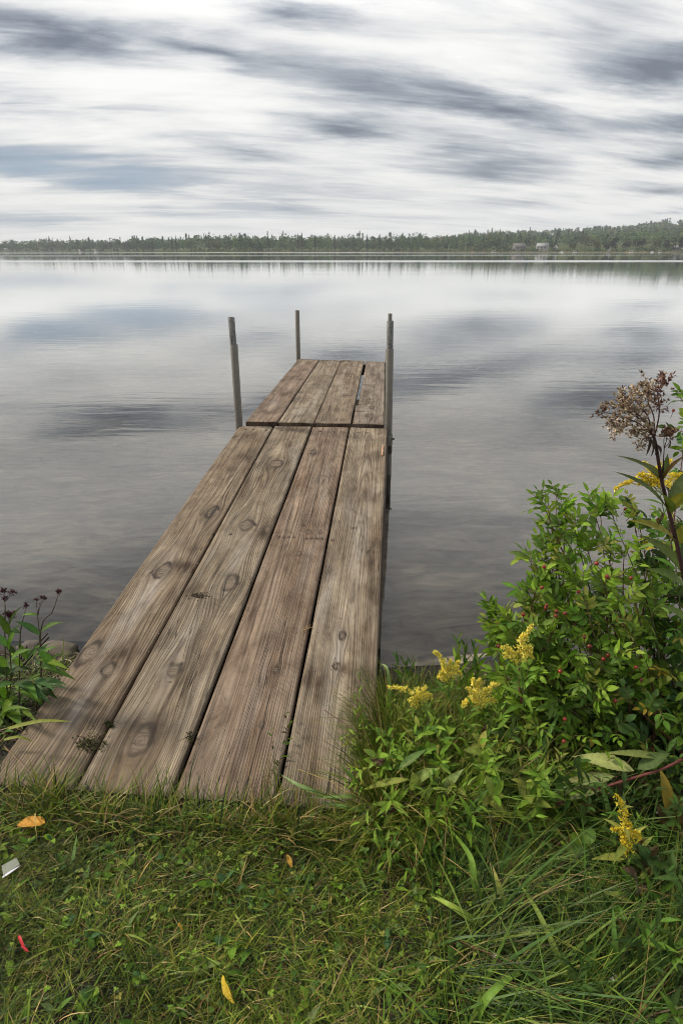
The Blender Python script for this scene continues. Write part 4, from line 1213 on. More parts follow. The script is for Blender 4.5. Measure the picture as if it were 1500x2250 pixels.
# ------------------------------------------------------------------ tall dry-headed stalk (right edge)
jb = gpt(1560, 1900)
root = empty('joe_pye_weed', jb, 'tall purple-stemmed stalk with a dried brown seed head leaning over the water', 'wildflower')
D0 = 1.28
st, lf = MB(), MB()
stalk = bez([jb - [0, 0, 0.02], atd(1545, 1500, 1.24), atd(1500, 1260, 1.26), atd(1470, 1130, D0), atd(1453, 1058, D0), atd(1440, 980, D0), atd(1432, 950, D0)], 7)
tube(st, stalk, np.linspace(0.0065, 0.0032, len(stalk)), (0.040, 0.018, 0.016), 8)
for a, b, w, c, d1_, d2_ in (
    ((1452, 1055), (1355, 1001), 20, (0.10, 0.125, 0.035), 0, -0.03), ((1452, 1055), (1401, 1012), 22, (0.12, 0.135, 0.03), 0, 0.04), ((1452, 1056), (1466, 996), 15, (0.09, 0.12, 0.035), 0, 0.02), ((1454, 1056), (1505, 1000), 18, (0.14, 0.085, 0.03), 0, -0.03),
    ((1468, 1125), (1350, 1036), 30, (0.085, 0.115, 0.03), 0, -0.05), ((1470, 1128), (1438, 1077), 34, (0.13, 0.17, 0.04), 0, -0.08), ((1472, 1128), (1520, 1075), 36, (0.20, 0.19, 0.035), 0, -0.05), ((1470, 1126), (1510, 1030), 36, (0.075, 0.10, 0.035), 0, 0.06),
    ((1485, 1192), (1380, 1143), 34, (0.23, 0.215, 0.03), 0, -0.06), ((1488, 1196), (1520, 1150), 34, (0.20, 0.20, 0.04), 0, -0.05), ((1500, 1260), (1405, 1175), 42, (0.10, 0.135, 0.03), 0, 0.02), ((1498, 1255), (1540, 1130), 46, (0.055, 0.085, 0.03), 0, 0.07), ((1510, 1300), (1420, 1250), 40, (0.11, 0.16, 0.035), 0, -0.05), ((1530, 1400), (1450, 1330), 44, (0.10, 0.15, 0.03), -.03, -0.08), ((1540, 1450), (1640, 1400), 44, (0.09, 0.13, 0.03), 0, -0.05)):
    A, B = atd(a[0], a[1], D0 + d1_), atd(b[0], b[1], D0 + d2_)
    leaf_to(lf, A, B, w * 1.5 / F, c, up=(0.05, -0.35, 1), droop=0.5, serr=0.06, fold=0.3, nu=26)
for a, b in (((1428, 960), (1418, 1005)), ((1432, 958), (1430, 1008)), ((1440, 975), (1452, 1006)), ((1438, 1000), (1420, 975)), ((1466, 985), (1462, 960)), ((1456, 1128), (1442, 1160)), ((1462, 1070), (1468, 1085))):
    leaf_to(lf, atd(*a, D0), atd(*b, D0 - 0.02), 0.007, (0.05, 0.032, 0.022), droop=1.6, serr=0, nu=10, wave=0.03)
hd = MB()
CL = [(1325, 905), (1340, 925), (1348, 940), (1345, 880), (1362, 872), (1338, 888), (1372, 868), (1380, 885), (1365, 900), (1385, 905), (1355, 915), (1392, 870), (1405, 845), (1412, 840), (1420, 850), (1410, 865), (1402, 890), (1418, 880), (1398, 915), (1375, 935), (1385, 940), (1400, 930), (1415, 925), (1432, 850), (1440, 858), (1450, 832), (1462, 836), (1458, 845), (1437, 870), (1425, 900), (1412, 910), (1408, 945), (1402, 950), (1395, 950), (1425, 940), (1418, 958), (1372, 920), (1388, 860), (1420, 866), (1380, 915), (1352, 948), (1405, 978), (1418, 972), (1460, 950), (1473, 952), (1465, 955), (1445, 885), (1452, 890), (1428, 925), (1362, 885), (1372, 895), (1392, 897), (1408, 900), (1347, 930), (1360, 935)]
HUBS = [(1398, 918), (1378, 905), (1358, 912), (1422, 882), (1444, 862), (1410, 945), (1394, 878), (1366, 884), (1420, 965)]
for hi_, (hx, hy) in enumerate(HUBS):      # the branches of the head leave the stalk one above the other
    hub = atd(hx, hy, D0 + 0.02 * math.sin(hx)); a = stalk[-1 - hi_ % 5]
    tube(st, bez([a, a * 0.5 + hub * 0.5 + np.array([0.006, 0, 0.004]), hub], 6), [0.0019, 0.0011], (0.07, 0.030, 0.028), 5, False)
for ci, (X, Y) in enumerate(CL):
    if ci % 9 == 3: continue
    dd = D0 + rng.normal(0, 0.03)
    p = atd(X, Y, dd)
    if X > 1444 and Y > 940: hub, root_ = atd(1458, 985, D0), atd(1455, 1040, D0)
    else:
        hx, hy = min(HUBS, key=lambda h_: (h_[0] - X) ** 2 + (h_[1] - Y) ** 2)
        hub, root_ = atd(hx, hy, D0 + 0.02 * math.sin(hx)), None
    tube(st, bez([hub, (hub + p) / 2 + rng.normal(0, 0.003, 3), p], 4), [0.0010, 0.0006], (0.07, 0.030, 0.028), 4, False)
    if root_ is not None: tube(st, [root_, hub], [0.0016, 0.001], (0.07, 0.030, 0.028), 4, False)
    nf = 15
    for _ in range(nf):
        q = p + rng.normal(0, 0.0068, 3)
        m_ = 7; a = rng.uniform(0, 2 * PI, m_); axd = nrmz(q - hub + np.array([0, 0, 0.02]))
        d = nrmz(axd + rng.normal(0, 0.45, (m_, 3)))
        fluffy = 1330 < X < 1435
        cc = pal(m_, [(0.46, 0.37, 0.26), (0.30, 0.22, 0.14), (0.11, 0.06, 0.04)] if fluffy else [(0.14, 0.07, 0.05), (0.24, 0.15, 0.09), (0.08, 0.04, 0.03)], [3, 2, 1.4], 0.25)
        leaves(hd, np.tile(q, (m_, 1)), d, rng.normal(0, 1, (m_, 3)), rng.uniform(0.006, 0.011, m_), rng.uniform(0.002, 0.004, m_), cc, 'lance', 0.3, 0.3, 2)
st.build('stem', M['stem'], root); lf.build('foliage', M['leaf'], root); hd.build('seed_head', M['dry'], root)

# ------------------------------------------------------------------ purple-headed plant left of the dock
lb = gpt(20, 1590)
root = empty('ironweed', lb, 'leafy plant with dark purple-brown flower heads left of the planks', 'wildflower')
st, lf, hd = MB(), MB(), MB()
DL = 1.62
def pal_leaf(): return pal(1, [G_MID, (0.06, 0.125, 0.035), G_BRIGHT, G_DARK], [3, 3, 1.5, 2])[0]
for pts, heads, n in (
    ([(85, 1600), (90, 1480), (87, 1395), (82, 1340)], [(93, 1312, 7), (80, 1316, 5), (100, 1313, 5)], 7),
    ([(82, 1520), (90, 1390), (115, 1345), (126, 1315)], [(130, 1300, 8)], 1),
    ([(20, 1620), (25, 1500), (20, 1400), (22, 1365)], [(22, 1352, 10), (30, 1350, 8), (14, 1348, 7)], 8),
    ([(15, 1560), (12, 1430), (12, 1340), (10, 1320)], [(8, 1298, 9), (11, 1314, 7), (27, 1300, 7), (36, 1300, 3)], 5),
    ([(22, 1500), (45, 1400), (56, 1345)], [(58, 1330, 7)], 1),
    ([(-30, 1620), (-35, 1480), (-25, 1380)], [(-25, 1365, 9)], 8)):
    P = [atd(x, y, DL + 0.02 * i) for i, (x, y) in enumerate(pts)]
    P[0][2] = float(gz(P[0][0], P[0][1]))
    c = bez(P, 7); tube(st, c, np.linspace(0.0028, 0.0012, len(c)), (0.055, 0.045, 0.022), 6)
    for X, Y, r in heads:
        h = atd(X, Y, DL + 0.05); tube(st, bez([c[-3], c[-1] * 0.5 + h * 0.5, h - [0, 0, 0.012]], 4), 0.0009, (0.06, 0.03, 0.025), 4, False)
        rr = r * 2.0 / F
        m_ = 60
        d = nrmz(rng.normal(0, 0.5, (m_, 3)) + np.array([0, 0, 0.75])); q = h + rng.normal(0, rr * 0.35, (m_, 3)) * [1, 1, 0.8] - [0, 0, 0.004]
        hd = MB()
        leaves(hd, q, d, rng.normal(0, 1, (m_, 3)), rng.uniform(0.6, 1.2, m_) * rr * 0.9, rr * 0.3, pal(m_, [(0.05, 0.018, 0.022), (0.085, 0.03, 0.035), (0.035, 0.02, 0.016), (0.13, 0.05, 0.055)], [3, 3, 3, 1]), 'lance', 0.2, 0.3, 2)
        hd.build('flower_head', M['dry'], root)
for a, b, w, dz in (
    ((84, 1352), (46, 1352), 7, 0), ((88, 1395), (34, 1364), 15, 0), ((90, 1390), (140, 1366), 14, 0), ((88, 1470), (150, 1432), 10, 0), ((88, 1430), (125, 1475), 18, -.02), ((85, 1450), (155, 1472), 14, -.03), ((90, 1500), (150, 1505), 14, -.04), ((75, 1495), (122, 1518), 16, -.06), ((40, 1500), (112, 1545), 22, -.06), ((20, 1540), (70, 1490), 16, -.05), ((25, 1450), (70, 1425), 16, 0), ((15, 1420), (-10, 1390), 14, 0), ((22, 1395), (-10, 1340), 15, 0), ((22, 1372), (50, 1330), 8, 0.02), ((20, 1430), (45, 1368), 12, 0.02), ((20, 1385), (48, 1392), 10, 0),
    ((15, 1465), (-20, 1440), 20, 0), ((20, 1480), (75, 1470), 16, -.02), ((30, 1530), (5, 1580), 18, -.05), ((25, 1560), (50, 1600), 26, -.09), ((45, 1560), (85, 1590), 12, -.08), ((10, 1540), (-15, 1500), 20, -.03), ((10, 1590), (65, 1555), 15, -.1), ((60, 1450), (95, 1420), 12, 0), ((60, 1450), (40, 1410), 13, .02), ((85, 1440), (110, 1412), 11, .02), ((30, 1500), (-20, 1520), 18, -.05), ((70, 1530), (30, 1520), 14, -.05), ((60, 1500), (85, 1540), 16, -.07)):
    for q in range(3):
        jx, jy, jd = (0, 0, 0) if q == 0 else (rng.normal(-8, 12), rng.normal(14, 14), rng.uniform(0.02, 0.16))
        if q and a[1] < 1440: continue
        leaf_to(lf, atd(a[0] + jx, a[1] + jy, DL + jd), atd(b[0] + jx * 1.6, b[1] + jy * 1.3, DL + dz * 1.5 + jd), w * 2.15 / F, pal_leaf(), up=(0.1, -0.3, 1), droop=0.9, serr=0.04, fold=0.3, nu=16)
for a, b, w in (((20, 1600), (160, 1585), 9), ((10, 1625), (75, 1630), 7)):
    ribbon(lf, [atd(a[0], a[1], 1.42), atd((a[0] + b[0]) / 2, (a[1] + b[1]) / 2 - 8, 1.42), atd(b[0], b[1], 1.42)], w * 1.9 / F, G_YEL)
for a, b in (((25, 1480), (105, 1392)), ((40, 1475), (108, 1400)), ((20, 1500), (60, 1420))):
    tube(st, [atd(a[0], a[1], DL + 0.08), atd(b[0], b[1], DL + 0.1)], 0.0028, (0.022, 0.016, 0.013), 5)
st.build('stem', M['stem'], root); lf.build('foliage', M['leaf'], root)


# ------------------------------------------------------------------ willowy shoots and low broad-leaved plants
def shoot_plant(X, Y, d, tips, label, L, W, cols, n=16, name='willow_shoot'):
    b = gpt(X, Y)
    root = empty(name, b, label, 'plant')
    st, lf = MB(), MB()
    for tx, ty in tips:
        e = atd(tx, ty, d); m_ = (b + e) / 2 + [rng.normal(0, 0.01), rng.normal(0, 0.01), 0.02]
        shoot(st, lf, [b - [0, 0, 0.01], m_, e], 0.002, L, W, n, cols, 'lance', 0.25, 0.75, 0.35, REDSTEM)
    st.build('stem', M['stem'], root); lf.build('foliage', M['leaf'], root)


shoot_plant(905, 1600, 1.78, [(868, 1440), (885, 1448), (902, 1455), (880, 1470), (915, 1500)], 'leafy grey-green shoots at the deck edge against the water', 0.055, 0.014, [G_BLUE, G_MID, (0.10, 0.16, 0.06)])
shoot_plant(1035, 1600, 1.82, [(1005, 1405), (1020, 1412), (1042, 1420), (1000, 1440), (1050, 1450)], 'narrow-leaved green shoots behind the yellow plumes, clear against the water', 0.06, 0.018, [G_MID, G_BRIGHT, G_BLUE])
shoot_plant(800, 1700, 1.50, [(790, 1485), (782, 1530), (800, 1560)], 'thin bright green shoot standing over the right-hand plank', 0.04, 0.006, [G_BRIGHT, G_MID], 18)
shoot_plant(1120, 1650, 1.5, [(1100, 1440), (1130, 1480), (1085, 1560), (1150, 1520)], 'narrow-leaved stems between the fullest goldenrod and the rose bush', 0.055, 0.013, [G_MID, G_BRIGHT, G_YEL], 20)
shoot_plant(960, 1700, 1.42, [(940, 1560), (980, 1580), (1010, 1590), (960, 1600)], 'pale green leafy stems under the goldenrod plumes', 0.055, 0.011, [G_MID, G_BRIGHT, (0.14, 0.19, 0.06)], 20)

def hero(name, label, cat, leafs, stems, extra=None, z=0.0):
    p0 = gpt(*stems[0][0][0][:2])
    root = empty(name, p0, label, cat)
    st, lf = MB(), MB()
    for pts, r, c in stems:
        tube(st, bez([at(x, y, zz) for x, y, zz in pts], 6), r, c, 6)
    for a, b, w, c, *o in leafs:
        A, B = at(*a), at(*b)
        leaf_to(lf, A, B, w * np.linalg.norm(A - [0, 0, CAMZ]) / F, c, up=o[0] if o else (0, -0.3, 1), droop=o[1] if len(o) > 1 else 0.6, serr=0.05, nu=24, fold=0.3, prof=o[2] if len(o) > 2 else 'lance')
    st.build('stem', M['stem'], root); lf.build('foliage', M['oldleaf' if extra == 'old' else 'leaf'], root)
    return root


PG = (0.30, 0.33, 0.11); YG = (0.24, 0.27, 0.05)
hero('broadleaf_plant', 'low plant with arching broad leaves and one dark purple-brown leaf beside the last plank', 'plant', [
    ((900, 1712, .30), (793, 1737, .24), 15, YG), ((905, 1720, .28), (965, 1688, .34), 24, (0.19, 0.25, 0.06)), ((912, 1735, .27), (905, 1695, .33), 30, (0.22, 0.27, 0.06)), ((962, 1748, .25), (1020, 1688, .34), 22, (0.19, 0.25, 0.075)), ((890, 1765, .24), (812, 1795, .21), 21, (0.060, 0.028, 0.024)), ((948, 1772, .22), (914, 1820, .16), 15, YG), ((875, 1690, .32), (938, 1645, .36), 17, (0.11, 0.18, 0.05)), ((945, 1770, .22), (918, 1740, .3), 34, (0.15, 0.21, 0.07)), ((1000, 1740, .24), (1030, 1725, .28), 22, (0.12, 0.19, 0.05), (0, -.4, 1), .3, 'ovate'), ((985, 1755, .24), (960, 1752, .26), 12, G_BRIGHT, (0, -.4, 1), .2, 'ovate')],
    [([(1120, 1800, .15), (1030, 1785, .18), (950, 1770, .22), (895, 1735, .27), (880, 1700, .30)], 0.0032, (0.13, 0.10, 0.05))])
hero('joe_pye_weed', 'fallen stalk with a fan of large pale toothed leaves lying over the long grass', 'wildflower', [
    ((1392, 1694, .36), (1257, 1662, .34), 32, PG), ((1338, 1724, .32), (1203, 1769, .24), 24, (0.22, 0.25, 0.10)), ((1350, 1706, .34), (1227, 1721, .30), 18, (0.21, 0.21, 0.075)), ((1345, 1708, .36), (1266, 1726, .33), 18, (0.19, 0.23, 0.08)), ((1330, 1735, .29), (1191, 1750, .26), 17, (0.17, 0.22, 0.09)), ((1467, 1668, .38), (1318, 1655, .38), 15, (0.16, 0.19, 0.05)), ((1449, 1691, .38), (1472, 1838, .22), 25, (0.26, 0.19, 0.03)), ((1400, 1690, .36), (1470, 1655, .40), 26, (0.08, 0.12, 0.035)), ((1370, 1700, .34), (1330, 1800, .2), 16, (0.10, 0.085, 0.05))],
    [([(1540, 1640, .42), (1465, 1685, .38), (1350, 1722, .33), (1230, 1765, .26), (1130, 1800, .2)], 0.0038, (0.13, 0.035, 0.03)), ([(1280, 1745, .29), (1200, 1780, .22), (1110, 1790, .2)], 0.002, (0.12, 0.04, 0.03))])
hero('mint_plant', 'small plant with rounded bright green leaves below the fan of pale leaves', 'plant', [
    ((1282, 1850, .25), (1302, 1822, .28), 24, (0.13, 0.22, 0.05), (0, -.6, 1), .2, 'round'), ((1280, 1850, .25), (1252, 1834, .27), 22, G_BRIGHT, (0, -.6, 1), .2, 'ovate'), ((1278, 1855, .24), (1242, 1882, .23), 22, (0.13, 0.22, 0.06), (0, -.6, 1), .2, 'ovate'), ((1282, 1855, .24), (1278, 1892, .21), 22, G_MID, (0, -.6, 1), .3, 'ovate'), ((1283, 1852, .25), (1300, 1850, .24), 14, G_BRIGHT, (0, -.6, 1), .2, 'ovate'), ((1325, 1840, .22), (1312, 1812, .25), 20, G_MID, (0, -.6, 1), .2, 'ovate'), ((1325, 1842, .22), (1318, 1872, .2), 24, G_MID, (0, -.6, 1), .2, 'ovate'), ((1325, 1840, .22), (1345, 1822, .22), 18, G_MID, (0, -.6, 1), .2, 'ovate'), ((1325, 1842, .22), (1346, 1855, .2), 16, G_BRIGHT, (0, -.6, 1), .2, 'ovate')],
    [([(1290, 1930, .15), (1284, 1880, .2), (1281, 1850, .25)], 0.002, (0.08, 0.10, 0.04)), ([(1335, 1920, .15), (1326, 1845, .22)], 0.002, (0.08, 0.10, 0.04))])
hero('mint_plant', 'tiny four-leaved green sprig lying in the flattened grass', 'plant', [
    ((1247, 1965, .22), (1242, 1938, .24), 13, G_BRIGHT, (0, -.6, 1), .2, 'ovate'), ((1247, 1966, .22), (1270, 1955, .22), 13, G_BRIGHT, (0, -.6, 1), .2, 'ovate'), ((1246, 1966, .22), (1232, 1968, .21), 14, G_MID, (0, -.6, 1), .2, 'ovate'), ((1248, 1968, .22), (1250, 1992, .19), 14, G_BRIGHT, (0, -.6, 1), .2, 'ovate'), ((1248, 1980, .2), (1240, 1995, .19), 10, G_MID, (0, -.6, 1), .2, 'ovate')],
    [([(1262, 2030, .14), (1250, 1985, .2), (1247, 1962, .22)], 0.0016, (0.08, 0.10, 0.04))])
hero('mint_plant', 'pair of upright heart-shaped green leaves right of the dried seed clump', 'plant', [
    ((1188, 1918, .17), (1182, 1868, .23), 20, G_MID, (0, -.8, .6), .3, 'ovate'), ((1225, 1920, .17), (1238, 1880, .22), 22, G_MID, (0, -.8, .6), .3, 'ovate'), ((1205, 1918, .17), (1195, 1890, .2), 12, G_DARK, (0, -.8, .6), .3, 'ovate')],
    [([(1206, 1945, .14), (1206, 1925, .16)], 0.0016, (0.08, 0.10, 0.04))])
hero('spotted_plant', 'drooping plant with yellowing, dark-spotted leaves at the shaded right corner', 'plant', [
    ((1400, 1985, .25), (1320, 1958, .27), 14, G_YEL), ((1405, 1990, .25), (1460, 1955, .25), 20, (0.10, 0.15, 0.04)), ((1400, 2000, .24), (1345, 2010, .22), 20, G_MID), ((1410, 2000, .22), (1420, 2070, .15), 20, (0.16, 0.17, 0.04)), ((1440, 2000, .2), (1445, 2080, .14), 22, (0.20, 0.19, 0.045)), ((1405, 1930, .3), (1440, 1905, .3), 14, G_YEL), ((1390, 1955, .28), (1360, 1905, .32), 14, G_MID), ((1460, 1990, .2), (1505, 2010, .17), 18, (0.18, 0.18, 0.04)), ((1350, 2080, .17), (1300, 2062, .2), 16, (0.09, 0.13, 0.04)), ((1400, 1930, .3), (1365, 1905, .33), 18, (0.10, 0.06, 0.035)), ((1425, 1945, .28), (1395, 1965, .26), 14, BROWN)],
    [([(1415, 2120, .13), (1405, 2000, .24), (1395, 1920, .32)], 0.0026, (0.08, 0.07, 0.035))], 'old')


# tangle of small leafy stems between the plants that can be told apart
st, lf = MB(), MB()
for i in range(500):
    x, y = (rng.uniform(0.13, 0.80), rng.uniform(1.14, 1.92)) if i < 120 else (rng.uniform(0.7, 1.9), rng.uniform(1.0, 1.7)) if i < 180 else (rng.triangular(0.48, 0.95, 1.35), rng.uniform(0.62, 1.25)) if i < 330 else (rng.uniform(0.11, 0.66), rng.uniform(1.12, 1.62))
    if y > SHY(x) - 0.2: continue
    b = np.array([x, y, float(gz(x, y)) - 0.01]); hh = rng.uniform(0.07, 0.22) * (1 if x > 0.25 else 0.75) * (0.45 if y > 1.5 else 1)
    cs = [[G_BRIGHT, (0.17, 0.23, 0.05)], [G_MID, G_BRIGHT], [G_MID, (0.10, 0.16, 0.04)], [G_YEL, G_MID], [G_DARK, G_MID]][int(rng.integers(0, 5))]
    if i >= 330 and y < 1.42: hh *= 1.3
    if i >= 330: cs = [[(0.17, 0.25, 0.04), G_BRIGHT], [G_BRIGHT, G_YEL], [G_BRIGHT, G_MID]][int(rng.integers(0, 3))]
    elif i >= 180: hh *= 1.3; cs = [[G_DARK, (0.05, 0.10, 0.018)], [G_DARK, G_MID], [(0.045, 0.085, 0.02), (0.07, 0.05, 0.02)]][int(rng.integers(0, 3))]
    e = b + np.array([rng.normal(0, 0.07), rng.normal(-0.02, 0.06), hh])
    pr = ['lance', 'lance', 'ovate'][int(rng.integers(0, 3))]; L_ = rng.uniform(0.028, 0.065)
    shoot(st, lf, [b, (b + e) / 2 + rng.normal(0, 0.012, 3), e], 0.0016, L_, L_ * (0.24 if pr == 'lance' else 0.45), int(rng.integers(8, 20)), cs, pr, 0.2, rng.uniform(0.3, 0.8), 0.7, (0.09, 0.09, 0.03))
mbj = MB(); mbj.v, mbj.f, mbj.c, mbj.n = lf.v, lf.f, lf.c, lf.n
for v_, f_, c_ in zip(st.v, st.f, st.c):
    mbj.v.append(v_); mbj.f.append(f_ - 0 + 0); mbj.c.append(c_)
off_ = lf.n
k0 = len(lf.f) - len(st.f)
for i in range(len(st.f)): mbj.f[k0 + i] = mbj.f[k0 + i] + off_
tag(mbj.build('undergrowth', M['leaf']), 'tangle of small leafy stems filling the bank right of the dock', 'undergrowth', kind='stuff')


# dried seed clumps and faded flowers in the grass
def seed_clump(X, Y, rx, ry, z0, n, cols, label, name='dried_seed_head', dirs=True):
    b = gpt(X, Y)
    root = empty(name, b, label, 'seed head')
    hd, st = MB(), MB()
    for i in range(n):
        a = rng.uniform(0, 2 * PI); r = math.sqrt(rng.random())
        p = at(X + rx * r * math.cos(a), Y + ry * r * math.sin(a), z0 + rng.normal(0, 0.02))
        if i % 4 == 0: tube(st, bez([b, (b + p) / 2 + rng.normal(0, .012, 3), p], 4), 0.0008, (0.09, 0.05, 0.03), 4, False)
        m_ = 7
        leaves(hd, np.tile(p, (m_, 1)), nrmz(rng.normal(0, 1, (m_, 3)) + [0, -.3, .5]), rng.normal(0, 1, (m_, 3)), rng.uniform(0.004, 0.008, m_), rng.uniform(0.0018, 0.0032, m_), pal(m_, cols, np.ones(len(cols)), 0.3), 'lance', 0.4, 0.3, 2)
    st.build('stem', M['dry'], root); hd.build('seed_cluster', M['dry'], root)


SEEDC = [(0.19, 0.13, 0.085), (0.09, 0.05, 0.035), (0.13, 0.08, 0.055), (0.05, 0.03, 0.022)]
seed_clump(1078, 1765, 20, 32, .25, 95, SEEDC, 'largest clump of dried brown seeds hanging at the tip of the fallen stalk')
seed_clump(1108, 1810, 24, 32, .21, 110, SEEDC, 'darker dried seed clump tucked under the largest one in the grass')
seed_clump(1188, 1992, 9, 16, .20, 40, [(0.12, 0.04, 0.025), (0.08, 0.03, 0.02)], 'red-brown dry clover head on the flattened grass')
seed_clump(1300, 2000, 11, 9, .18, 30, [(0.10, 0.04, 0.025), (0.06, 0.03, 0.02)], 'dull brown dry head right of the red-brown clover head')
seed_clump(830, 1672, 16, 9, .30, 55, [(0.13, 0.06, 0.055), (0.08, 0.05, 0.035), (0.19, 0.085, 0.09)], 'faded pinkish flower head leaning on the last plank', 'faded_flower')
seed_clump(1345, 2150, 4, 10, .22, 12, [(0.6, 0.58, 0.55), (0.4, 0.38, 0.34)], 'little white flower spike in the dark corner grass', 'white_flower')
seed_clump(1475, 2115, 4, 9, .22, 12, [(0.6, 0.58, 0.55), (0.4, 0.38, 0.34)], 'white flower spike near the picture edge below the spotted leaves', 'white_flower')
seed_clump(1085, 2100, 4, 4, .20, 9, [(0.6, 0.58, 0.6), (0.4, 0.38, 0.4)], 'small white flower among clover below the lowest broad leaves', 'white_flower')

# curled brown dead leaves hanging by the muddy ledge
for a, b, w, lab in (((1090, 1625, .30), (1082, 1665, .26), 22, 'dark brown curled leaf hanging lowest among the stems by the muddy ledge'), ((1065, 1590, .33), (1060, 1612, .3), 18, 'chocolate brown dead leaf hanging under the fullest goldenrod'), ((1138, 1570, .33), (1128, 1598, .30), 14, 'small rust-brown leaf hanging beside the rose stems'), ((1345, 1735, .3), (1338, 1790, .2), 14, 'limp brown leaf under the fan of pale leaves')):
    mb = MB(); A, B = at(*a), at(*b); leaf_to(mb, A, B, w * 1.8 / F, BROWN, droop=1.0, fold=0.9, serr=0.0, nu=12, wave=0.04)
    tag(mb.build('dead_leaf', M['oldleaf'], loc=A), lab, 'leaf', 'brown dead leaves hanging on stems')

# long broad grass blades lying over the bank
mb = MB(); pts_all = [
    ([(1356, 1860, .16), (1345, 1818, .22), (1330, 1760, .30), (1311, 1697, .38)], 12, (0.10, 0.175, 0.07)),
    ([(1130, 1760, .18), (1165, 1690, .26), (1200, 1620, .33), (1236, 1552, .40)], 13, (0.055, 0.125, 0.035)),
    ([(1116, 2035, .15), (1047, 1955, .22), (1031, 1880, .27), (972, 1803, .22)], 13, (0.085, 0.16, 0.035)),
    ([(1105, 2035, .14), (1041, 2021, .2), (990, 1990, .23), (945, 1968, .2)], 13, (0.13, 0.19, 0.045)),
    ([(1286, 2232, .14), (1233, 2120, .22), (1180, 2003, .26), (1121, 1912, .22)], 11, (0.10, 0.15, 0.04)),
    ([(1121, 2015, .17), (1105, 1976, .22), (1085, 1920, .25), (1063, 1864, .2)], 11, (0.14, 0.16, 0.05)),
    ([(1041, 2250, .15), (1068, 2195, .24), (1116, 2150, .24), (1170, 2120, .17)], 13, (0.09, 0.17, 0.04)),
    ([(1084, 2056, .15), (1150, 2050, .2), (1238, 2035, .23), (1340, 2008, .2)], 12, (0.10, 0.17, 0.04)),
    ([(1143, 2040, .16), (1175, 2048, .2), (1188, 2077, .18)], 11, (0.10, 0.18, 0.04)),
    ([(855, 1580, .18), (855, 1510, .32), (849, 1468, .38), (835, 1458, .36)], 8, (0.11, 0.17, 0.09)),
    ([(905, 1590, .17), (880, 1550, .25), (855, 1515, .32)], 5, (0.05, 0.11, 0.03)),
    ([(1010, 1590, .17), (990, 1540, .28), (985, 1500, .34)], 8, (0.06, 0.12, 0.04)),
    ([(730, 1758, .22), (690, 1740, .26), (650, 1722, .27), (617, 1702, .25)], 9, (0.095, 0.155, 0.085)),
    ([(800, 1752, .22), (760, 1750, .25), (673, 1753, .235)], 9, (0.09, 0.15, 0.07)),
    ([(820, 1790, .2), (770, 1775, .23), (700, 1762, .225)], 10, (0.07, 0.14, 0.05)),
    ([(807, 1747, .2), (780, 1715, .26), (743, 1675, .30)], 9, (0.075, 0.15, 0.04)),
    ([(1085, 1990, .15), (1110, 1900, .21), (1200, 1880, .2), (1310, 1878, .17)], 11, (0.08, 0.15, 0.04)),
    ([(1360, 2200, .14), (1350, 2080, .28), (1345, 1990, .33)], 11, (0.05, 0.11, 0.03)),
    ([(1500, 1940, .2), (1430, 1890, .24), (1370, 1850, .22)], 11, (0.045, 0.10, 0.035)),
    ([(150, 1955, .14), (160, 1890, .19), (170, 1830, .20)], 7, (0.075, 0.14, 0.06)),
]
GB = {}
lab = ['wide grass blade bent like a wand left of the fallen fan of leaves', 'long dark blade crossing in front of the rose stems']
for i, (pts, w, c) in enumerate(pts_all):
    P = np.array([at(*p) for p in pts]); Wm = w * np.linalg.norm(P[0] - [0, 0, CAMZ]) / F
    ribbon(mb, P, Wm, np.array(c) * [1.5, 1.35, 0.8], STRAW if i in (5,) else None)
tag(mb.build('long_grass', M['grass']), 'long broad grass blades arching over the bank and plank edges', 'grass', kind='stuff')


# ------------------------------------------------------------------ lawn, tufts and ground herbs
def in_deck(x, y, pad=0.0):
    e = 1.198 + (0.09 - x) * 0.083
    xl = np.interp(y, [Np[0][1], Jp[0][1]], [Np[0][0], Jp[0][0]]) - pad; xr = np.interp(y, [Np[4][1], Jp[4][1]], [Np[4][0], Jp[4][0]]) + pad
    return (y > e - pad) & (x > xl) & (x < xr)


def spread(n, x0, x1, y0, y1, clump=0.6, sc=7, pad=0.0, thresh=-0.5):
    x = rng.uniform(x0, x1, n); y = rng.uniform(y0, y1, n)
    nz = vnoise(x * sc + 9, y * sc + 4) + 0.5 * vnoise(x * sc * 2.7, y * sc * 2.7)
    keep = (rng.random(n) < (1 - clump) + clump * np.clip(nz + 0.5, 0, 1)) & ~in_deck(x, y, pad) & (y < SHY(x) - 0.08)
    return np.stack([x[keep], y[keep], gz(x[keep], y[keep]) - 0.004], 1)


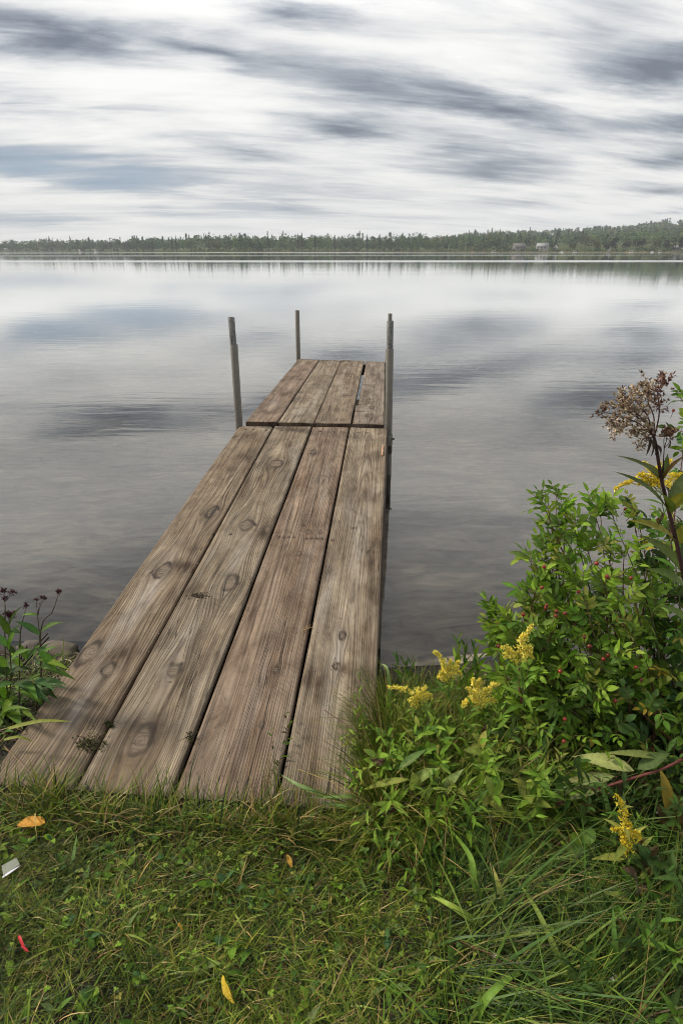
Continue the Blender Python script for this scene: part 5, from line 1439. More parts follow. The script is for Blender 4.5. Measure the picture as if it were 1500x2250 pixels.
LG = [(0.064, 0.108, 0.009), (0.112, 0.152, 0.013), (0.022, 0.042, 0.006), (0.175, 0.190, 0.022), (0.33, 0.24, 0.09), (0.15, 0.095, 0.03)]
g = MB()
def lawn(n, x0, x1, y0, y1, Lr, Wr, lean, cols=LG, w=(4, 4, 5.5, 1.8, 0.9, 0.7), clump=0.6, curve=(0.2, 1.6), seg=4, azc=None, azs=2.0, pad=0.0):
    p = spread(n, x0, x1, y0, y1, clump, pad=pad); m_ = len(p)
    az = rng.uniform(0, 2 * PI, m_) if azc is None else rng.normal(azc, azs, m_)
    az = az + 2.2 * vnoise(p[:, 0] * 6, p[:, 1] * 6)
    shade = 1 + 0.5 * vnoise(p[:, 0] * 2.3 + 3, p[:, 1] * 2.3) + 0.9 * vnoise(p[:, 0] * 12 + 7, p[:, 1] * 12) + 0.4 * vnoise(p[:, 0] * 31, p[:, 1] * 31)
    shade = np.clip(shade, 0.25, 1.8)
    blades(g, p, az, rng.uniform(*Lr, m_) , rng.uniform(*Wr, m_), rng.uniform(*lean, m_), rng.uniform(*curve, m_), pal(m_, cols, w, 0.25) * shade[:, None], seg, twist=0.4)


lawn(72000, -1.35, 0.75, 0.55, 1.32, (0.03, 0.095), (0.0014, 0.0034), (0.35, 1.45), clump=0.85)
lawn(16000, -1.35, 0.75, 0.55, 1.32, (0.05, 0.11), (0.0010, 0.0022), (0.6, 1.5), w=(3, 3, 2, 2, 2, 1.5))
lawn(2600, -1.35, 0.8, 0.55, 1.26, (0.045, 0.11), (0.0034, 0.0062), (0.7, 1.5), cols=[(0.17, 0.235, 0.028), (0.11, 0.18, 0.020), (0.24, 0.26, 0.05), (0.05, 0.10, 0.012)], w=(3, 3, 2, 2), clump=0.8, seg=5)
lawn(2200, -1.35, 0.8, 0.55, 1.26, (0.04, 0.12), (0.001, 0.0022), (1.2, 1.6), cols=[(0.38, 0.29, 0.12), (0.26, 0.17, 0.06), (0.42, 0.35, 0.17)], w=(2, 2, 1), curve=(-0.1, 0.3), clump=0.8)
lawn(900, -1.35, 0.9, 0.55, 1.30, (0.06, 0.13), (0.004, 0.0068), (0.6, 1.45), w=(4, 3, 3, 1, .2, .1))
lawn(46000, -2.8, 1.8, -0.3, 0.62, (0.03, 0.09), (0.0018, 0.0038), (0.35, 1.4), clump=0.7, seg=3)
lawn(30000, -2.8, -1.3, 0.5, 1.32, (0.03, 0.09), (0.0016, 0.0036), (0.35, 1.4), clump=0.7, seg=3)
lawn(12000, 1.2, 2.6, 0.5, 1.3, (0.08, 0.25), (0.002, 0.005), (0.3, 1.2), seg=3)
lawn(40000, -4.0, 4.0, -1.5, 1.5, (0.03, 0.08), (0.002, 0.004), (0.2, 1.3), seg=3)
lawn(9000, -4.0, -1.1, 1.2, 2.0, (0.06, 0.20), (0.002, 0.005), (0.1, 0.9), seg=3, pad=0.02)
# ragged fringe of longer grass bent over the sawn board ends
for cx, cy, n, r in ((-0.90, 1.26, 260, 0.05), (-0.80, 1.26, 260, 0.05), (-0.67, 1.235, 200, 0.05), (-0.55, 1.22, 150, 0.06), (-0.45, 1.21, 240, 0.06), (-0.33, 1.205, 240, 0.06), (-0.2, 1.19, 260, 0.05), (-0.13, 1.19, 300, 0.035), (-0.05, 1.18, 200, 0.05), (0.05, 1.18, 300, 0.05), (-1.03, 1.28, 260, 0.06)):
    n = int(n * 0.6); p = np.stack([rng.normal(cx, r, n), rng.normal(cy - 0.05, 0.022, n), np.zeros(n)], 1); p = p[~in_deck(p[:, 0], p[:, 1])]; p[:, 2] = gz(p[:, 0], p[:, 1]) - 0.004; m_ = len(p)
    az = rng.choice([0, PI, PI / 2, PI / 2], m_) + rng.normal(0, 0.55, m_)
    blades(g, p, az, rng.uniform(0.06, 0.19, m_), rng.uniform(0.0014, 0.0055, m_), rng.uniform(0.1, 1.0, m_), rng.uniform(0.3, 1.7, m_), pal(m_, LG, (4, 4, 3, 3, 2.2, 1), 0.25), 5, twist=0.3)
# taller grass along the right edge of the dock and over the right bank
lawn(13000, 0.07, 0.66, 1.15, 1.68, (0.09, 0.27), (0.0016, 0.0048), (0.05, 0.95), w=(4, 5, 2, 3.4, 1.6, 0.8), clump=0.5, curve=(0.2, 1.5), seg=5, pad=0.012)
lawn(4200, 0.10, 0.45, 1.2, 1.75, (0.03, 0.10), (0.001, 0.0022), (0.8, 1.6), cols=[STRAW, (0.26, 0.20, 0.10), (0.2, 0.13, 0.07)], w=(2, 2, 1), seg=4, pad=0.0)
lawn(2500, 0.07, 0.7, 1.6, 1.9, (0.03, 0.10), (0.0014, 0.004), (0.2, 1.2), w=(4, 4, 3, 2, 2, 1), seg=4, pad=0.012)
lawn(6500, 0.62, 2.6, 1.1, 1.9, (0.10, 0.28), (0.002, 0.005), (0.05, 0.8), cols=[G_DARK, (0.045, 0.09, 0.026), G_MID, STRAW], w=(4, 4, 2, .6), seg=4, pad=0.0)
# long grass combed flat toward the camera's right
lawn(11000, 0.22, 1.35, 0.55, 1.25, (0.12, 0.34), (0.0014, 0.0036), (0.55, 1.25), cols=[(0.060, 0.120, 0.012), (0.020, 0.045, 0.007), (0.115, 0.175, 0.018), (0.17, 0.185, 0.026), (0.30, 0.21, 0.08), (0.11, 0.06, 0.022)], w=(4, 4, 3, 1.5, .8, .6), curve=(0.3, 0.9), seg=5, azc=0.1, azs=0.75, clump=0.35)
lawn(1100, 0.2, 1.35, 0.55, 1.28, (0.18, 0.40), (0.004, 0.008), (0.5, 1.2), cols=[(0.085, 0.16, 0.020), (0.045, 0.095, 0.014), (0.14, 0.20, 0.03)], w=(3, 3, 2), curve=(0.3, 0.9), seg=6, azc=0.1, azs=1.1)
# blades from the right bank that lean over the last plank
m_ = 520; y = rng.uniform(1.16, 1.75, m_); x = np.interp(y, [Np[4][1], Jp[4][1]], [Np[4][0], Jp[4][0]]) + rng.uniform(0.005, 0.05, m_)
blades(g, np.stack([x, y, gz(x, y)], 1), rng.normal(PI * 0.95, 0.7, m_), rng.uniform(0.12, 0.30, m_) * np.interp(y, [1.2, 1.75], [1.15, 0.8]), rng.uniform(0.0016, 0.005, m_), rng.uniform(0.1, 0.75, m_), rng.uniform(0.1, 1.2, m_), pal(m_, LG, (4, 5, 2, 4, 2.4, 1), 0.25), 5, twist=0.3)
for cx, cy, n, L0, L1 in ((-0.84, 1.27, 60, .10, .20), (-0.52, 1.225, 40, .08, .17), (-0.24, 1.20, 36, .08, .15), (0.0, 1.185, 60, .07, .14), (-0.14, 1.19, 40, .09, .20)):
    q = np.stack([rng.normal(cx, 0.022, n), rng.normal(cy - 0.03, 0.012, n), np.full(n, 0.15)], 1)
    blades(g, q, rng.uniform(0, 2 * PI, n), rng.uniform(L0, L1, n), rng.uniform(0.002, 0.0058, n), rng.uniform(0.05, 0.5, n), rng.uniform(0.2, 1.3, n), pal(n, LG, (4, 5, 2, 4, 2, 1), 0.2), 6, twist=0.3)
tag(g.build('grass', M['grass']), 'mown and uncut green grass with straw on the lake bank', 'grass', kind='stuff')

# clover, plantain and small ground leaves
h = MB()
def clover(n, x0, x1, y0, y1, cols, w, s=(0.006, 0.011), lift=(0.012, 0.045)):
    p = spread(n, x0, x1, y0, y1, 0.8, 5, pad=0.01); m_ = len(p); p[:, 2] += rng.uniform(*lift, m_)
    tl = rng.normal(0, 0.35, (m_, 3)) + [0, -0.1, 1]; a0 = rng.uniform(0, 2 * PI, m_); L = rng.uniform(*s, m_); c = pal(m_, cols, w, 0.2)
    for k in range(3):
        a = a0 + k * 2 * PI / 3
        leaves(h, p, np.stack([np.cos(a), np.sin(a), rng.uniform(-.1, .35, m_)], 1), tl, L, L * 0.85, c, 'round', 0.2, 0.2, 3)
clover(1900, -1.4, 0.9, 0.55, 1.25, [G_MID, (0.06, 0.12, 0.025), G_BRIGHT, G_YEL], (3, 3, 4, 1.2), (0.004, 0.009), (0.015, 0.06))
clover(900, 0.05, 0.6, 1.05, 1.4, [G_MID, G_BRIGHT, (0.13, 0.20, 0.05)], (3, 3, 2), (0.006, 0.012), (0.03, 0.10))
def rosettes(n, x0, x1, y0, y1, L, W, cols, w, prof, el=(0.1, 0.9), k=3, lift=0.01):
    p = spread(n, x0, x1, y0, y1, 0.6, 5, pad=0.02); m_ = len(p); p[:, 2] += lift
    for q in range(k):
        a = rng.uniform(0, 2 * PI, m_); e = rng.uniform(*el, m_)
        leaves(h, p, np.stack([np.cos(a) * np.cos(e), np.sin(a) * np.cos(e), np.sin(e)], 1), np.array([0, 0, 1]) + rng.normal(0, .2, (m_, 3)), rng.uniform(*L, m_), rng.uniform(*W, m_), pal(m_, cols, w, 0.2), prof, rng.uniform(0.2, 1.2, m_), 0.3, 5)
rosettes(330, -1.35, 0.9, 0.55, 1.22, (0.025, 0.055), (0.009, 0.018), [G_MID, G_BRIGHT, (0.14, 0.19, 0.06), G_YEL], (3, 3, 2, .6), 'lance')
rosettes(150, -1.35, 0.9, 0.55, 1.22, (0.018, 0.032), (0.012, 0.022), [G_MID, (0.055, 0.12, 0.04), G_BRIGHT], (3, 3, 2), 'ovate', k=3, lift=0.02)
rosettes(900, 0.1, 0.9, 1.0, 1.75, (0.015, 0.035), (0.006, 0.012), [G_MID, G_BRIGHT, G_BLUE], (3, 3, 2), 'ovate', (0.2, 1.2), 4, 0.05)
rosettes(700, 0.3, 1.4, 1.1, 1.8, (0.03, 0.07), (0.008, 0.016), [G_DARK, G_MID, G_BLUE, BROWN], (4, 3, 2, 1), 'lance', (0.1, 1.2), 4, 0.06)
rosettes(500, -2.0, -1.12, 1.2, 1.75, (0.03, 0.06), (0.008, 0.018), [G_DARK, G_MID, G_BLUE], (3, 3, 1), 'lance', (0.1, 1.1), 3, 0.02)
tag(h.build('ground_cover', M['leaf']), 'clover and small broad leaves growing through the grass', 'ground cover', kind='stuff')

# dead reeds and chips washed up along the shore
l = MB()
for x0, x1, y0, y1, n in ((-2.6, -0.95, 1.45, 2.12, 5200), (0.12, 1.6, 1.62, 2.0, 2600)):
    x = rng.uniform(x0, x1, n); y = rng.uniform(y0, y1, n); k = (y < SHY(x) - 0.01) & ~in_deck(x, y, 0.0); x, y = x[k], y[k]; m_ = len(x)
    a = rng.uniform(0, 2 * PI, m_)
    leaves(l, np.stack([x, y, gz(x, y) + rng.uniform(0.001, 0.02, m_)], 1), np.stack([np.cos(a), np.sin(a), rng.normal(0, .15, m_)], 1), np.array([0, 0, 1]) + rng.normal(0, .3, (m_, 3)), rng.uniform(0.012, 0.06, m_), rng.uniform(0.003, 0.009, m_), pal(m_, [(0.035, 0.022, 0.015), (0.06, 0.04, 0.026), (0.11, 0.075, 0.05), (0.30, 0.24, 0.17)], (4, 4, 2, .8), .25), 'blade', 0.2, 0.3, 3)
tag(l.build('reed_litter', M['litter']), 'dark dead reeds and bark chips washed up along the bank', 'plant litter', kind='stuff')


# ------------------------------------------------------------------ stones along the shore
def stone(X, Y, z, rx, ry, rz, col, label, name='stone'):
    p = at(X, Y, z)
    mb = MB(); n, m_ = 22, 14
    th = np.linspace(0, PI, m_); ph = np.linspace(0, 2 * PI, n, endpoint=False)
    d = np.stack([np.sin(th)[:, None] * np.cos(ph), np.sin(th)[:, None] * np.sin(ph), np.repeat(np.cos(th)[:, None], n, 1)], -1)
    s = rng.uniform(0, 30)
    k = 1 + 0.45 * vnoise(d[..., 0] * 1.6 + s, d[..., 1] * 1.6 + d[..., 2]) + 0.14 * vnoise(d[..., 0] * 5 + s, d[..., 1] * 5 + d[..., 2] * 3)
    k[0] = k[0].mean(); k[-1] = k[-1].mean()
    v = np.sign(d) * np.abs(d) ** 0.8 * k[..., None] * [rx, ry, rz]
    mb.add(v.reshape(-1, 3) + p, grid_faces(m_, n, closed=True)[:, ::-1], col)
    tag(mb.build(name, M['stone'], loc=p), label, 'stone', 'stones along the water edge')


stone(128, 1432, 0.015, 0.10, 0.06, 0.032, (0.115, 0.093, 0.068), 'flat pale tan stone at the water edge left of the planks')
stone(70, 1425, 0.0, 0.06, 0.04, 0.03, (0.09, 0.075, 0.06), 'dark wet stone left of the flat pale stone')
stone(870, 1512, 0.05, 0.055, 0.05, 0.05, (0.075, 0.06, 0.045), 'dark stone tucked against the right side of the dock')
stone(1010, 1505, 0.04, 0.06, 0.05, 0.05, (0.12, 0.095, 0.07), 'brown stone under the yellow plume standing against the water')
stone(1075, 1512, 0.03, 0.12, 0.07, 0.045, (0.26, 0.20, 0.15), 'broad sandy pink stone behind the fullest goldenrod')
stone(1100, 1535, 0.06, 0.06, 0.05, 0.03, (0.22, 0.17, 0.13), 'smaller sandy stone in front of the broad pink one')
stone(1040, 1620, 0.12, 0.03, 0.03, 0.02, (0.30, 0.27, 0.24), 'small pale grey stone half hidden in grass under the goldenrods')


# ------------------------------------------------------------------ small things on the deck and lawn
def flat_leaf(name, a, b, w, col, label, cat='leaf', mat='oldleaf', droop=0.5, lift=0.004, prof='ovate', wave=0.02, up=(0, -0.1, 1)):
    mb = MB(); leaf_to(mb, a, b, w, col, up=up, droop=droop, serr=0.03, nu=20, prof=prof, fold=0.35, wave=wave)
    return tag(mb.build(name, M[mat], loc=a), label, cat)


flat_leaf('fallen_leaf', gpt(100, 1808, .045), gpt(38, 1812, .035), 0.036, (0.50, 0.24, 0.03), 'curled orange-yellow leaf lying on the grass below the left planks')
flat_leaf('fallen_leaf', gpt(490, 2142, .045), gpt(515, 2205, .03), 0.024, (0.52, 0.36, 0.04), 'slim yellow leaf standing on edge low in the middle of the lawn', up=(-0.7, -0.5, .5))
flat_leaf('fallen_leaf', gpt(630, 1878, .04), gpt(642, 1908, .03), 0.014, (0.42, 0.24, 0.04), 'small orange leaf sliver in the lawn below the plank ends')
flat_leaf('fallen_leaf', gpt(392, 2028, .04), gpt(402, 2045, .03), 0.006, (0.5, 0.30, 0.03), 'tiny orange leaf strip in the middle of the lawn')
flat_leaf('fallen_leaf', gpt(1300, 1622, .16), gpt(1296, 1642, .14), 0.018, (0.46, 0.36, 0.04), 'small bright yellow leaf caught below the rose bush')
flat_leaf('fallen_leaf', gpt(840, 1700, .10), gpt(856, 1708, .09), 0.018, (0.48, 0.36, 0.06), 'yellow leaf scrap beside the faded pinkish flower')

# white plastic scrap with a clear film, and a red strip
p = gpt(22, 1912, 0.04)
root = empty('plastic_scrap', p, 'torn clear plastic wrapper with a white rim on the lawn', 'litter')
mb = MB(); ribbon(mb, [gpt(6, 1928, .04), gpt(20, 1918, .043), gpt(34, 1909, .043), gpt(46, 1901, .04)], 0.0055, (0.60, 0.58, 0.62), None, 0.2); mb.build('rim', M['rubber'], root)
mb = MB(); q = [gpt(8, 1924, .039), gpt(44, 1899, .039), gpt(37, 1884, .036), gpt(4, 1902, .034)]
mb.add(np.array(q), np.array([[0, 1, 2, 3]]), (0.06, 0.08, 0.045)); mb.build('film', M['rubber'], root, smooth=False)
mb = MB(); ribbon(mb, [gpt(42, 2056, .045), gpt(47, 2068, .045), gpt(52, 2079, .042), gpt(57, 2092, .036)], 0.0065, (0.40, 0.018, 0.014), None, 0.35)
ribbon(mb, [gpt(48, 2078, .055), gpt(58, 2086, .05), gpt(64, 2092, .046)], 0.005, (0.38, 0.018, 0.014), None, 0.3)
tag(mb.build('red_strip', M['rubber'], loc=gpt(48, 2075, .05)), 'scrap of bright red plastic ribbon on the lawn', 'litter')

# wood splinter on the right plank, straw bit, moss and sprigs in the seams
a, b = on_deck(841, 981, 1), on_deck(839, 1003, 1)
mb = MB(); tube(mb, bez([a + [0, 0, .006], (a + b) / 2 + [0, 0, .010], b + [0, 0, .008]], 5), [0.004, 0.011, 0.012, 0.010, 0.007], (0.52, 0.30, 0.18), 7)
tag(mb.build('wood_splinter', M['litter'], loc=a), 'orange wood splinter lying on the right-hand plank', 'splinter')


def moss(X, Y, rx, ry, n, label, sec=1, lift=0.012, cols=((0.035, 0.045, 0.018), (0.055, 0.06, 0.022), (0.10, 0.095, 0.03), (0.03, 0.025, 0.015)), name='moss_clump', size=0.007):
    c0 = on_deck(X, Y, sec); mb = MB()
    x = rng.normal(0, 0.5, n) * rx; y = rng.normal(0, 0.5, n) * ry
    P = np.array([on_deck(X + a, Y + b, sec) for a, b in zip(x, y)])
    k = 5; PP = np.repeat(P + np.stack([np.zeros(n), np.zeros(n), rng.uniform(0.001, lift, n)], 1), k, 0); m_ = len(PP)
    leaves(mb, PP, nrmz(rng.normal(0, 1, (m_, 3)) + [0, 0, .6]), rng.normal(0, .5, (m_, 3)) + [0, 0, 1], rng.uniform(.5, 1.3, m_) * size, rng.uniform(.3, .7, m_) * size, pal(m_, cols, np.ones(len(cols)), .25), 'ovate', .5, .3, 3)
    for i in range(0, n, 3):
        tube(mb, bez([P[i], P[i] + [rng.normal(0, .008), rng.normal(0, .008), lift * .6], P[i] + [rng.normal(0, .015), rng.normal(0, .015), lift]], 3), .0007, (0.05, 0.04, 0.02), 4, False)
    tag(mb.build(name, M['leaf'], loc=c0), label, 'moss' if 'moss' in name else 'debris')


moss(197, 1635, 32, 20, 85, 'largest dark moss clump growing from the seam between the two left planks')
moss(242, 1594, 8, 5, 34, 'thin trail of moss above the largest clump in the same seam')
moss(417, 1622, 7, 9, 14, 'tiny moss tuft in the middle seam', lift=0.018)
moss(440, 1310, 24, 6, 36, 'dark dry weed scrap lying across the second plank', name='weed_scrap', lift=0.008, cols=((0.03, 0.028, 0.016), (0.05, 0.04, 0.02), (0.025, 0.02, 0.014)), size=0.0065)
a = on_deck(660, 1387, 1); mb = MB()
tube(mb, [on_deck(662, 1388, 1) + [0, 0, .004], on_deck(687, 1380, 1) + [0, 0, .006]], 0.0013, (0.42, 0.28, 0.12), 5)
for dx in (5, 10, 15):
    tube(mb, [on_deck(662 + dx, 1388 - dx * .3, 1) + [0, 0, .004], on_deck(668 + dx, 1378 - dx * .3, 1) + [0, 0, .005]], 0.0007, (0.42, 0.28, 0.12), 4)
tag(mb.build('straw_bit', M['litter'], loc=a), 'pale straw twig lying over the right-hand seam', 'straw')

# sprig growing through the right-hand seam
b = on_deck(600, 1740, 1) - [0, 0, 0.05]
root = empty('weed_sprig', b, 'thin leafy weed growing up through the right-hand seam', 'plant')
st, lf = MB(), MB()
up_ = lambda x, y, dz: on_deck(x, y, 1) + np.array([0, 0, dz])
for pts, n in (([b, up_(608, 1690, 0.0), up_(632, 1640, 0.03), up_(628, 1578, 0.04)], 12), ([b, up_(602, 1680, 0.02), up_(598, 1630, 0.05)], 8), ([b, up_(618, 1660, 0.02), up_(640, 1600, 0.04)], 9)):
    shoot(st, lf, pts, 0.0012, 0.022, 0.008, n, [G_MID, G_BRIGHT, (0.07, 0.08, 0.03), BROWN], 'ovate', 0.3, 0.5, 0.6, (0.08, 0.06, 0.03))
p = np.tile(b, (40, 1)) + rng.normal(0, 0.012, (40, 3)) * [1, 2.5, 0]
blades(lf, p, rng.uniform(0, 6.3, 40), rng.uniform(0.08, 0.2, 40), 0.002, rng.uniform(0, .5, 40), rng.uniform(.1, 1, 40), pal(40, LG, (4, 4, 3, 3, 2, 1)))
st.build('stem', M['stem'], root); lf.build('foliage', M['leaf'], root)

# bare twigs
def twig(pts, r, col, label):
    P = [at(*p) for p in pts]; mb = MB(); tube(mb, bez(P, 6), [r, r * .5], col, 6)
    k = len(pts) // 2; q = P[k]; tube(mb, bez([q, q + [0.01, -0.004, 0.02], q + [0.03, -0.01, 0.05]], 4), [r * .5, r * .2], col, 5)
    tag(mb.build('twig', M['dry'], loc=P[0]), label, 'twig')


twig([(1440, 1786, .26), (1475, 1782, .27), (1530, 1778, .28)], 0.003, (0.45, 0.41, 0.37), 'pale bare twig poking in from the right below the hanging yellow leaf')
twig([(1488, 1888, .22), (1510, 1876, .23), (1540, 1862, .24)], 0.003, (0.48, 0.43, 0.38), 'short pale twig end at the picture edge, lower than the other one')
twig([(712, 1560, .26), (770, 1600, .24), (830, 1650, .2), (850, 1665, .17)], 0.0013, (0.10, 0.06, 0.04), 'thin dark dead stem lying across the last plank')
twig([(10, 1640, .22), (60, 1690, .22), (110, 1745, .2)], 0.0011, (0.28, 0.17, 0.12), 'thin pinkish straw stalk crossing the corner of the left plank')
twig([(655, 1690, .24), (720, 1715, .25), (780, 1735, .24), (820, 1760, .2)], 0.0013, (0.32, 0.22, 0.10), 'straw-brown stalk lying over the last plank end')

# specks of weed floating on the lake
fl = MB()
for X, Y, n, sx, sy in ((345, 985, 16, 22, 7), (320, 770, 26, 60, 14), (60, 900, 16, 60, 22), (465, 945, 6, 6, 5), (500, 815, 8, 12, 6), (250, 850, 14, 80, 18), (140, 1010, 8, 80, 30)):
    for _ in range(n):
        p = at(X + rng.normal(0, sx), Y + rng.normal(0, sy), 0.003); a = rng.uniform(0, 6.3)
        s_ = rng.uniform(0.5, 1.1) * 2.4 * np.linalg.norm(p) / F
        leaves(fl, [p], [math.cos(a), math.sin(a), 0], (0, 0, 1), s_ * 1.5, s_ * .7, (0.10, 0.085, 0.06), 'ovate', 0.1, 0.1, 3)
tag(fl.build('floating_weed', M['litter']), 'specks of weed floating on the still water', 'plant litter', kind='stuff')

# ------------------------------------------------------------------ haze over the lake
mb = MB(); box(mb, (-2600, -70, -4), (2600, 2600, 150), (1, 1, 1))
m, nt, out = newmat('thin_haze')
pv = nt.nodes.new('ShaderNodeVolumePrincipled'); pv.inputs['Color'].default_value = (0.86, 0.92, 1.0, 1); pv.inputs['Density'].default_value = HAZE
nt.links.new(pv.outputs[0], out.inputs['Volume'])
tag(mb.build('haze', m, smooth=False), 'thin pale haze over the lake and far hills', kind='stuff')

# ------------------------------------------------------------------ sky
W_ = bpy.data.worlds.new('World'); SC.world = W_; W_.use_nodes = True
nt = W_.node_tree; nt.nodes.clear()
SUN_EL, SUN_AZ = math.radians(38), math.radians(-72)       # azimuth from +Y toward +X
out = nt.nodes.new('ShaderNodeOutputWorld'); bg = nt.nodes.new('ShaderNodeBackground'); nt.links.new(bg.outputs[0], out.inputs[0])
sky = nt.nodes.new('ShaderNodeTexSky'); sky.sky_type = 'NISHITA'; sky.sun_disc = False
sky.sun_elevation = SUN_EL; sky.sun_rotation = SUN_AZ; sky.air_density = 1.0; sky.dust_density = 1.5
co = nt.nodes.new('ShaderNodeTexCoord').outputs['Generated']
sx = nd(nt, 'ShaderNodeSeparateXYZ', Vector=co)
H0 = 0.15
hz = mth(nt, 'ADD', mth(nt, 'MAXIMUM', sx.outputs['Z'], 0.0), H0)
u = mth(nt, 'DIVIDE', sx.outputs['X'], hz); v = mth(nt, 'DIVIDE', sx.outputs['Y'], hz)
cmb = nd(nt, 'ShaderNodeCombineXYZ', X=u, Y=v)


def cuv(X, Y):
    r = ray(X, Y); r = r / np.linalg.norm(r)
    return np.array([r[0], r[1]]) / (max(r[2], 0) + H0)


BL = [  # streaks: two ends, half width (in photograph pixels), density
    ((-90, 30), (260, 125), 46, 1.0), ((330, 75), (620, 150), 22, .5), ((500, 0), (800, 22), 30, .6), ((560, 175), (1000, 215), 40, .42), ((860, 185), (1340, 292), 26, .8), ((630, 262), (870, 300), 24, .78),
    ((890, 318), (1070, 328), 18, .6), ((950, 378), (1250, 362), 26, .7), ((1330, 130), (1580, 195), 42, 1.0), ((1400, 250), (1580, 285), 28, .8), ((1360, 350), (1580, 352), 26, .8), ((1320, 420), (1560, 412), 16, .55),
    ((-90, 325), (140, 378), 24, .6), ((70, 388), (440, 408), 24, .85), ((470, 440), (760, 470), 15, .45), ((-90, 482), (210, 492), 11, .6), ((1050, 30), (1560, 110), 90, .35), ((1370, 472), (1560, 462), 8, .5), ((0, 215), (470, 265), 28, .3),
    ((400, 320), (650, 352), 16, .4), ((700, 470), (1000, 488), 9, .3), ((1030, 440), (1290, 450), 12, .35), ((-90, 210), (140, 235), 26, .25), ((250, 460), (500, 480), 8, .3)]
ds_ = [cuv(*b) - cuv(*a) for a, b, *_ in BL]
WIND = float(np.mean([math.atan2(d[1], d[0]) for d in ds_[:12]]))      # streak direction in the cloud plane, from +X toward +Y
plane = cmb.outputs[0]
along = mapping(nt, plane, rot=(0, 0, -WIND))
wn = noise(nt, mapping(nt, along, scale=(1.5, 3.2, 1)), 1.0, 6, 0.6, 0.0, 1)
wv = nt.nodes.new('ShaderNodeVectorMath'); wv.operation = 'MULTIPLY_ADD'
nt.links.new(wn, wv.inputs[0]); wv.inputs[1].default_value = (0.62, 0.52, 0); wv.inputs[2].default_value = (0, 0, 0)
nt.links.new(plane, wv.inputs[2])
off = nt.nodes.new('ShaderNodeVectorMath'); off.operation = 'ADD'; nt.links.new(wv.outputs[0], off.inputs[0]); off.inputs[1].default_value = (-0.31, -0.26, 0)
flat = nt.nodes.new('ShaderNodeVectorMath'); flat.operation = 'MULTIPLY'; nt.links.new(off.outputs[0], flat.inputs[0]); flat.inputs[1].default_value = (1, 1, 0)
warped = flat.outputs[0]
tot = None
for a, b, hw, st_ in BL:
    A, B = cuv(*a), cuv(*b); c = (A + B) / 2; d = B - A; ang = math.atan2(d[1], d[0])
    mx_, my_ = (a[0] + b[0]) / 2, (a[1] + b[1]) / 2
    e = cuv(mx_, my_ + hw) - cuv(mx_, my_ - hw); nrm_ = np.array([-math.sin(ang), math.cos(ang)])
    hwid = max(abs(e @ nrm_) / 2, 0.03)
    mp = mapping(nt, warped, (c[0], c[1], 0), (0, 0, ang), (np.linalg.norm(d) / 2 * 1.95, hwid * 2.5, 1), 'TEXTURE')
    gr = nt.nodes.new('ShaderNodeTexGradient'); gr.gradient_type = 'QUADRATIC_SPHERE'; nt.links.new(mp, gr.inputs[0])
    val = mth(nt, 'MULTIPLY', mth(nt, 'POWER', gr.outputs['Fac'], 0.95), st_ * 1.08)
    tot = val if tot is None else mth(nt, 'ADD', tot, val)
n1 = noise(nt, mapping(nt, along, scale=(0.62, 1.9, 1)), 1.0, 8, 0.58, 0.5)
n2 = noise(nt, mapping(nt, along, scale=(1.3, 5.2, 1)), 1.0, 7, 0.62, 0.5)
n4 = noise(nt, mapping(nt, along, loc=(3, 8, 0), scale=(1.3, 5.0, 1)), 1.0, 9, 0.62, 0.6)
n3 = noise(nt, mapping(nt, plane, loc=(4, 2, 0), scale=(0.5, 0.9, 1)), 1.0, 5, 0.55, 0.3)
tot = mth(nt, 'MULTIPLY', tot, maprange(nt, n4, 0.28, 0.70, 0.55, 1.25))
streak = mth(nt, 'ADD', mth(nt, 'MULTIPLY', mth(nt, 'SUBTRACT', n1, 0.50), 1.15), mth(nt, 'MULTIPLY', mth(nt, 'SUBTRACT', n2, 0.5), 0.55))
streak = mth(nt, 'ADD', streak, mth(nt, 'MULTIPLY', mth(nt, 'SUBTRACT', n4, 0.5), 0.42))
# overhead, out of the photograph, the cloud layer is thick and soft
over = maprange(nt, sx.outputs['Z'], 0.30, 0.60, 0, 1, True)
dens = mth(nt, 'ADD', mth(nt, 'ADD', tot, streak), mth(nt, 'MULTIPLY', over, mth(nt, 'MULTIPLY', n3, 0.75)))
fadeh = maprange(nt, sx.outputs['Z'], 0.0, 0.07, 0.5, 1.0)
dens = mth(nt, 'MULTIPLY', dens, fadeh)
cloud = ramp(nt, mth(nt, 'ADD', dens, 0.18), [(0.0, (0.95, 0.935, 0.90)), (0.20, (0.82, 0.81, 0.79)), (0.40, (0.54, 0.56, 0.585)), (0.66, (0.265, 0.295, 0.345)), (1.0, (0.11, 0.13, 0.17))], 'B_SPLINE')
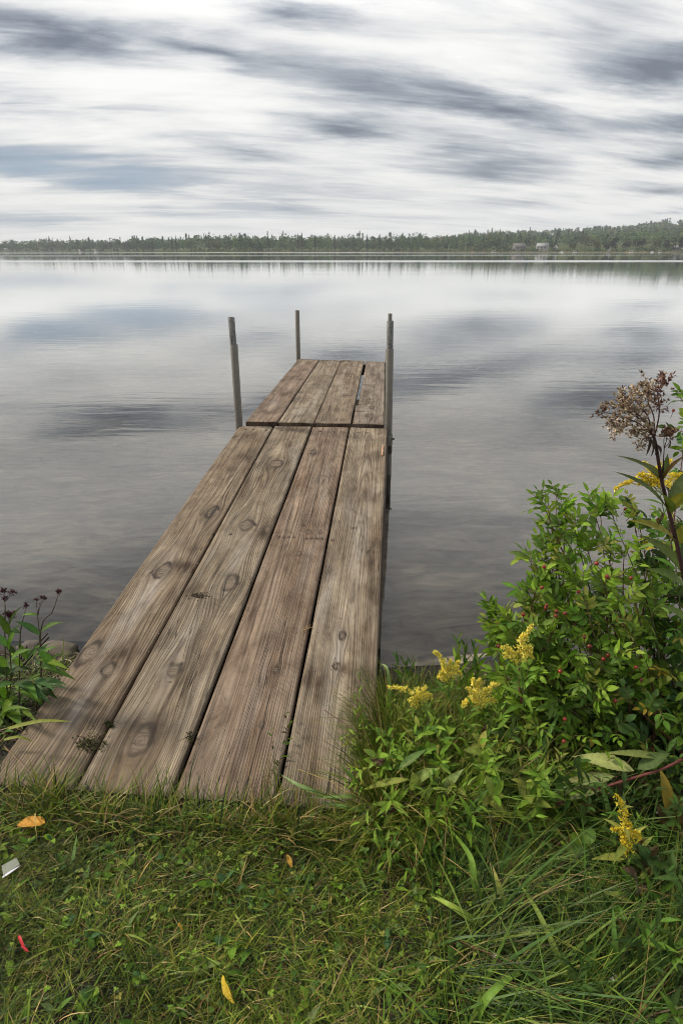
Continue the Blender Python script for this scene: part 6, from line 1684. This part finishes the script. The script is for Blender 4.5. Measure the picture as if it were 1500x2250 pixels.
# thin, bluish cover low on the left where the blue shows through
blue = maprange(nt, mth(nt, 'SUBTRACT', sx.outputs['X'], mth(nt, 'MULTIPLY', sx.outputs['Z'], -1.6)), -0.12, 0.10, 0.85, 0.0)
blue = mth(nt, 'MULTIPLY', blue, maprange(nt, dens, 0.12, 0.5, 0, 1))
cloud = mixc(nt, mth(nt, 'MULTIPLY', blue, maprange(nt, sx.outputs['Z'], 0.10, 0.22, 0.7, 0.0)), cloud, (0.30, 0.42, 0.56))
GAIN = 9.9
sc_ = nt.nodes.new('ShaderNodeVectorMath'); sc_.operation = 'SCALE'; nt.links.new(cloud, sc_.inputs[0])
# gain by height: unseen sky above the frame shaped for lake reflections, land light
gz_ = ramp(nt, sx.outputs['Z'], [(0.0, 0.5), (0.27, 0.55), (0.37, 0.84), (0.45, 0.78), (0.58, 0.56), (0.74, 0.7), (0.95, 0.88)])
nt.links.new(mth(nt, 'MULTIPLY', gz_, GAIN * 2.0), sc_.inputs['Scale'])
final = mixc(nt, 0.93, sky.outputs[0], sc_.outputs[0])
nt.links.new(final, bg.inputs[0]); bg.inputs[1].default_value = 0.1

sun = bpy.data.lights.new('sun', 'SUN'); sun.energy = 4.0; sun.angle = math.radians(9); sun.color = (1.0, 0.91, 0.77)
so = bpy.data.objects.new('sun', sun); COL.objects.link(so)
dirv = Vector((math.sin(SUN_AZ) * math.cos(SUN_EL), math.cos(SUN_AZ) * math.cos(SUN_EL), math.sin(SUN_EL)))
so.rotation_euler = dirv.to_track_quat('Z', 'Y').to_euler()

# ------------------------------------------------------------------ camera and render settings
cam = bpy.data.cameras.new('camera'); cam.sensor_fit = 'VERTICAL'; cam.sensor_height = 36.0; cam.sensor_width = 24.0
cam.lens = 36.0 * F / 2250; cam.clip_start = 0.02; cam.clip_end = 8000
co_ = bpy.data.objects.new('camera', cam); COL.objects.link(co_)
co_.location = (0, 0, CAMZ); co_.rotation_euler = (PI / 2 - PITCH, 0, 0)
SC.camera = co_
SC.view_settings.view_transform = 'Standard'; SC.view_settings.look = 'None'; SC.view_settings.gamma = 1; SC.view_settings.exposure = 0.12
SC.cycles.use_denoising = True; SC.cycles.filter_width = 1.0
SC.cycles.max_bounces = 6; SC.cycles.transparent_max_bounces = 8; SC.cycles.caustics_reflective = False; SC.cycles.caustics_refractive = False
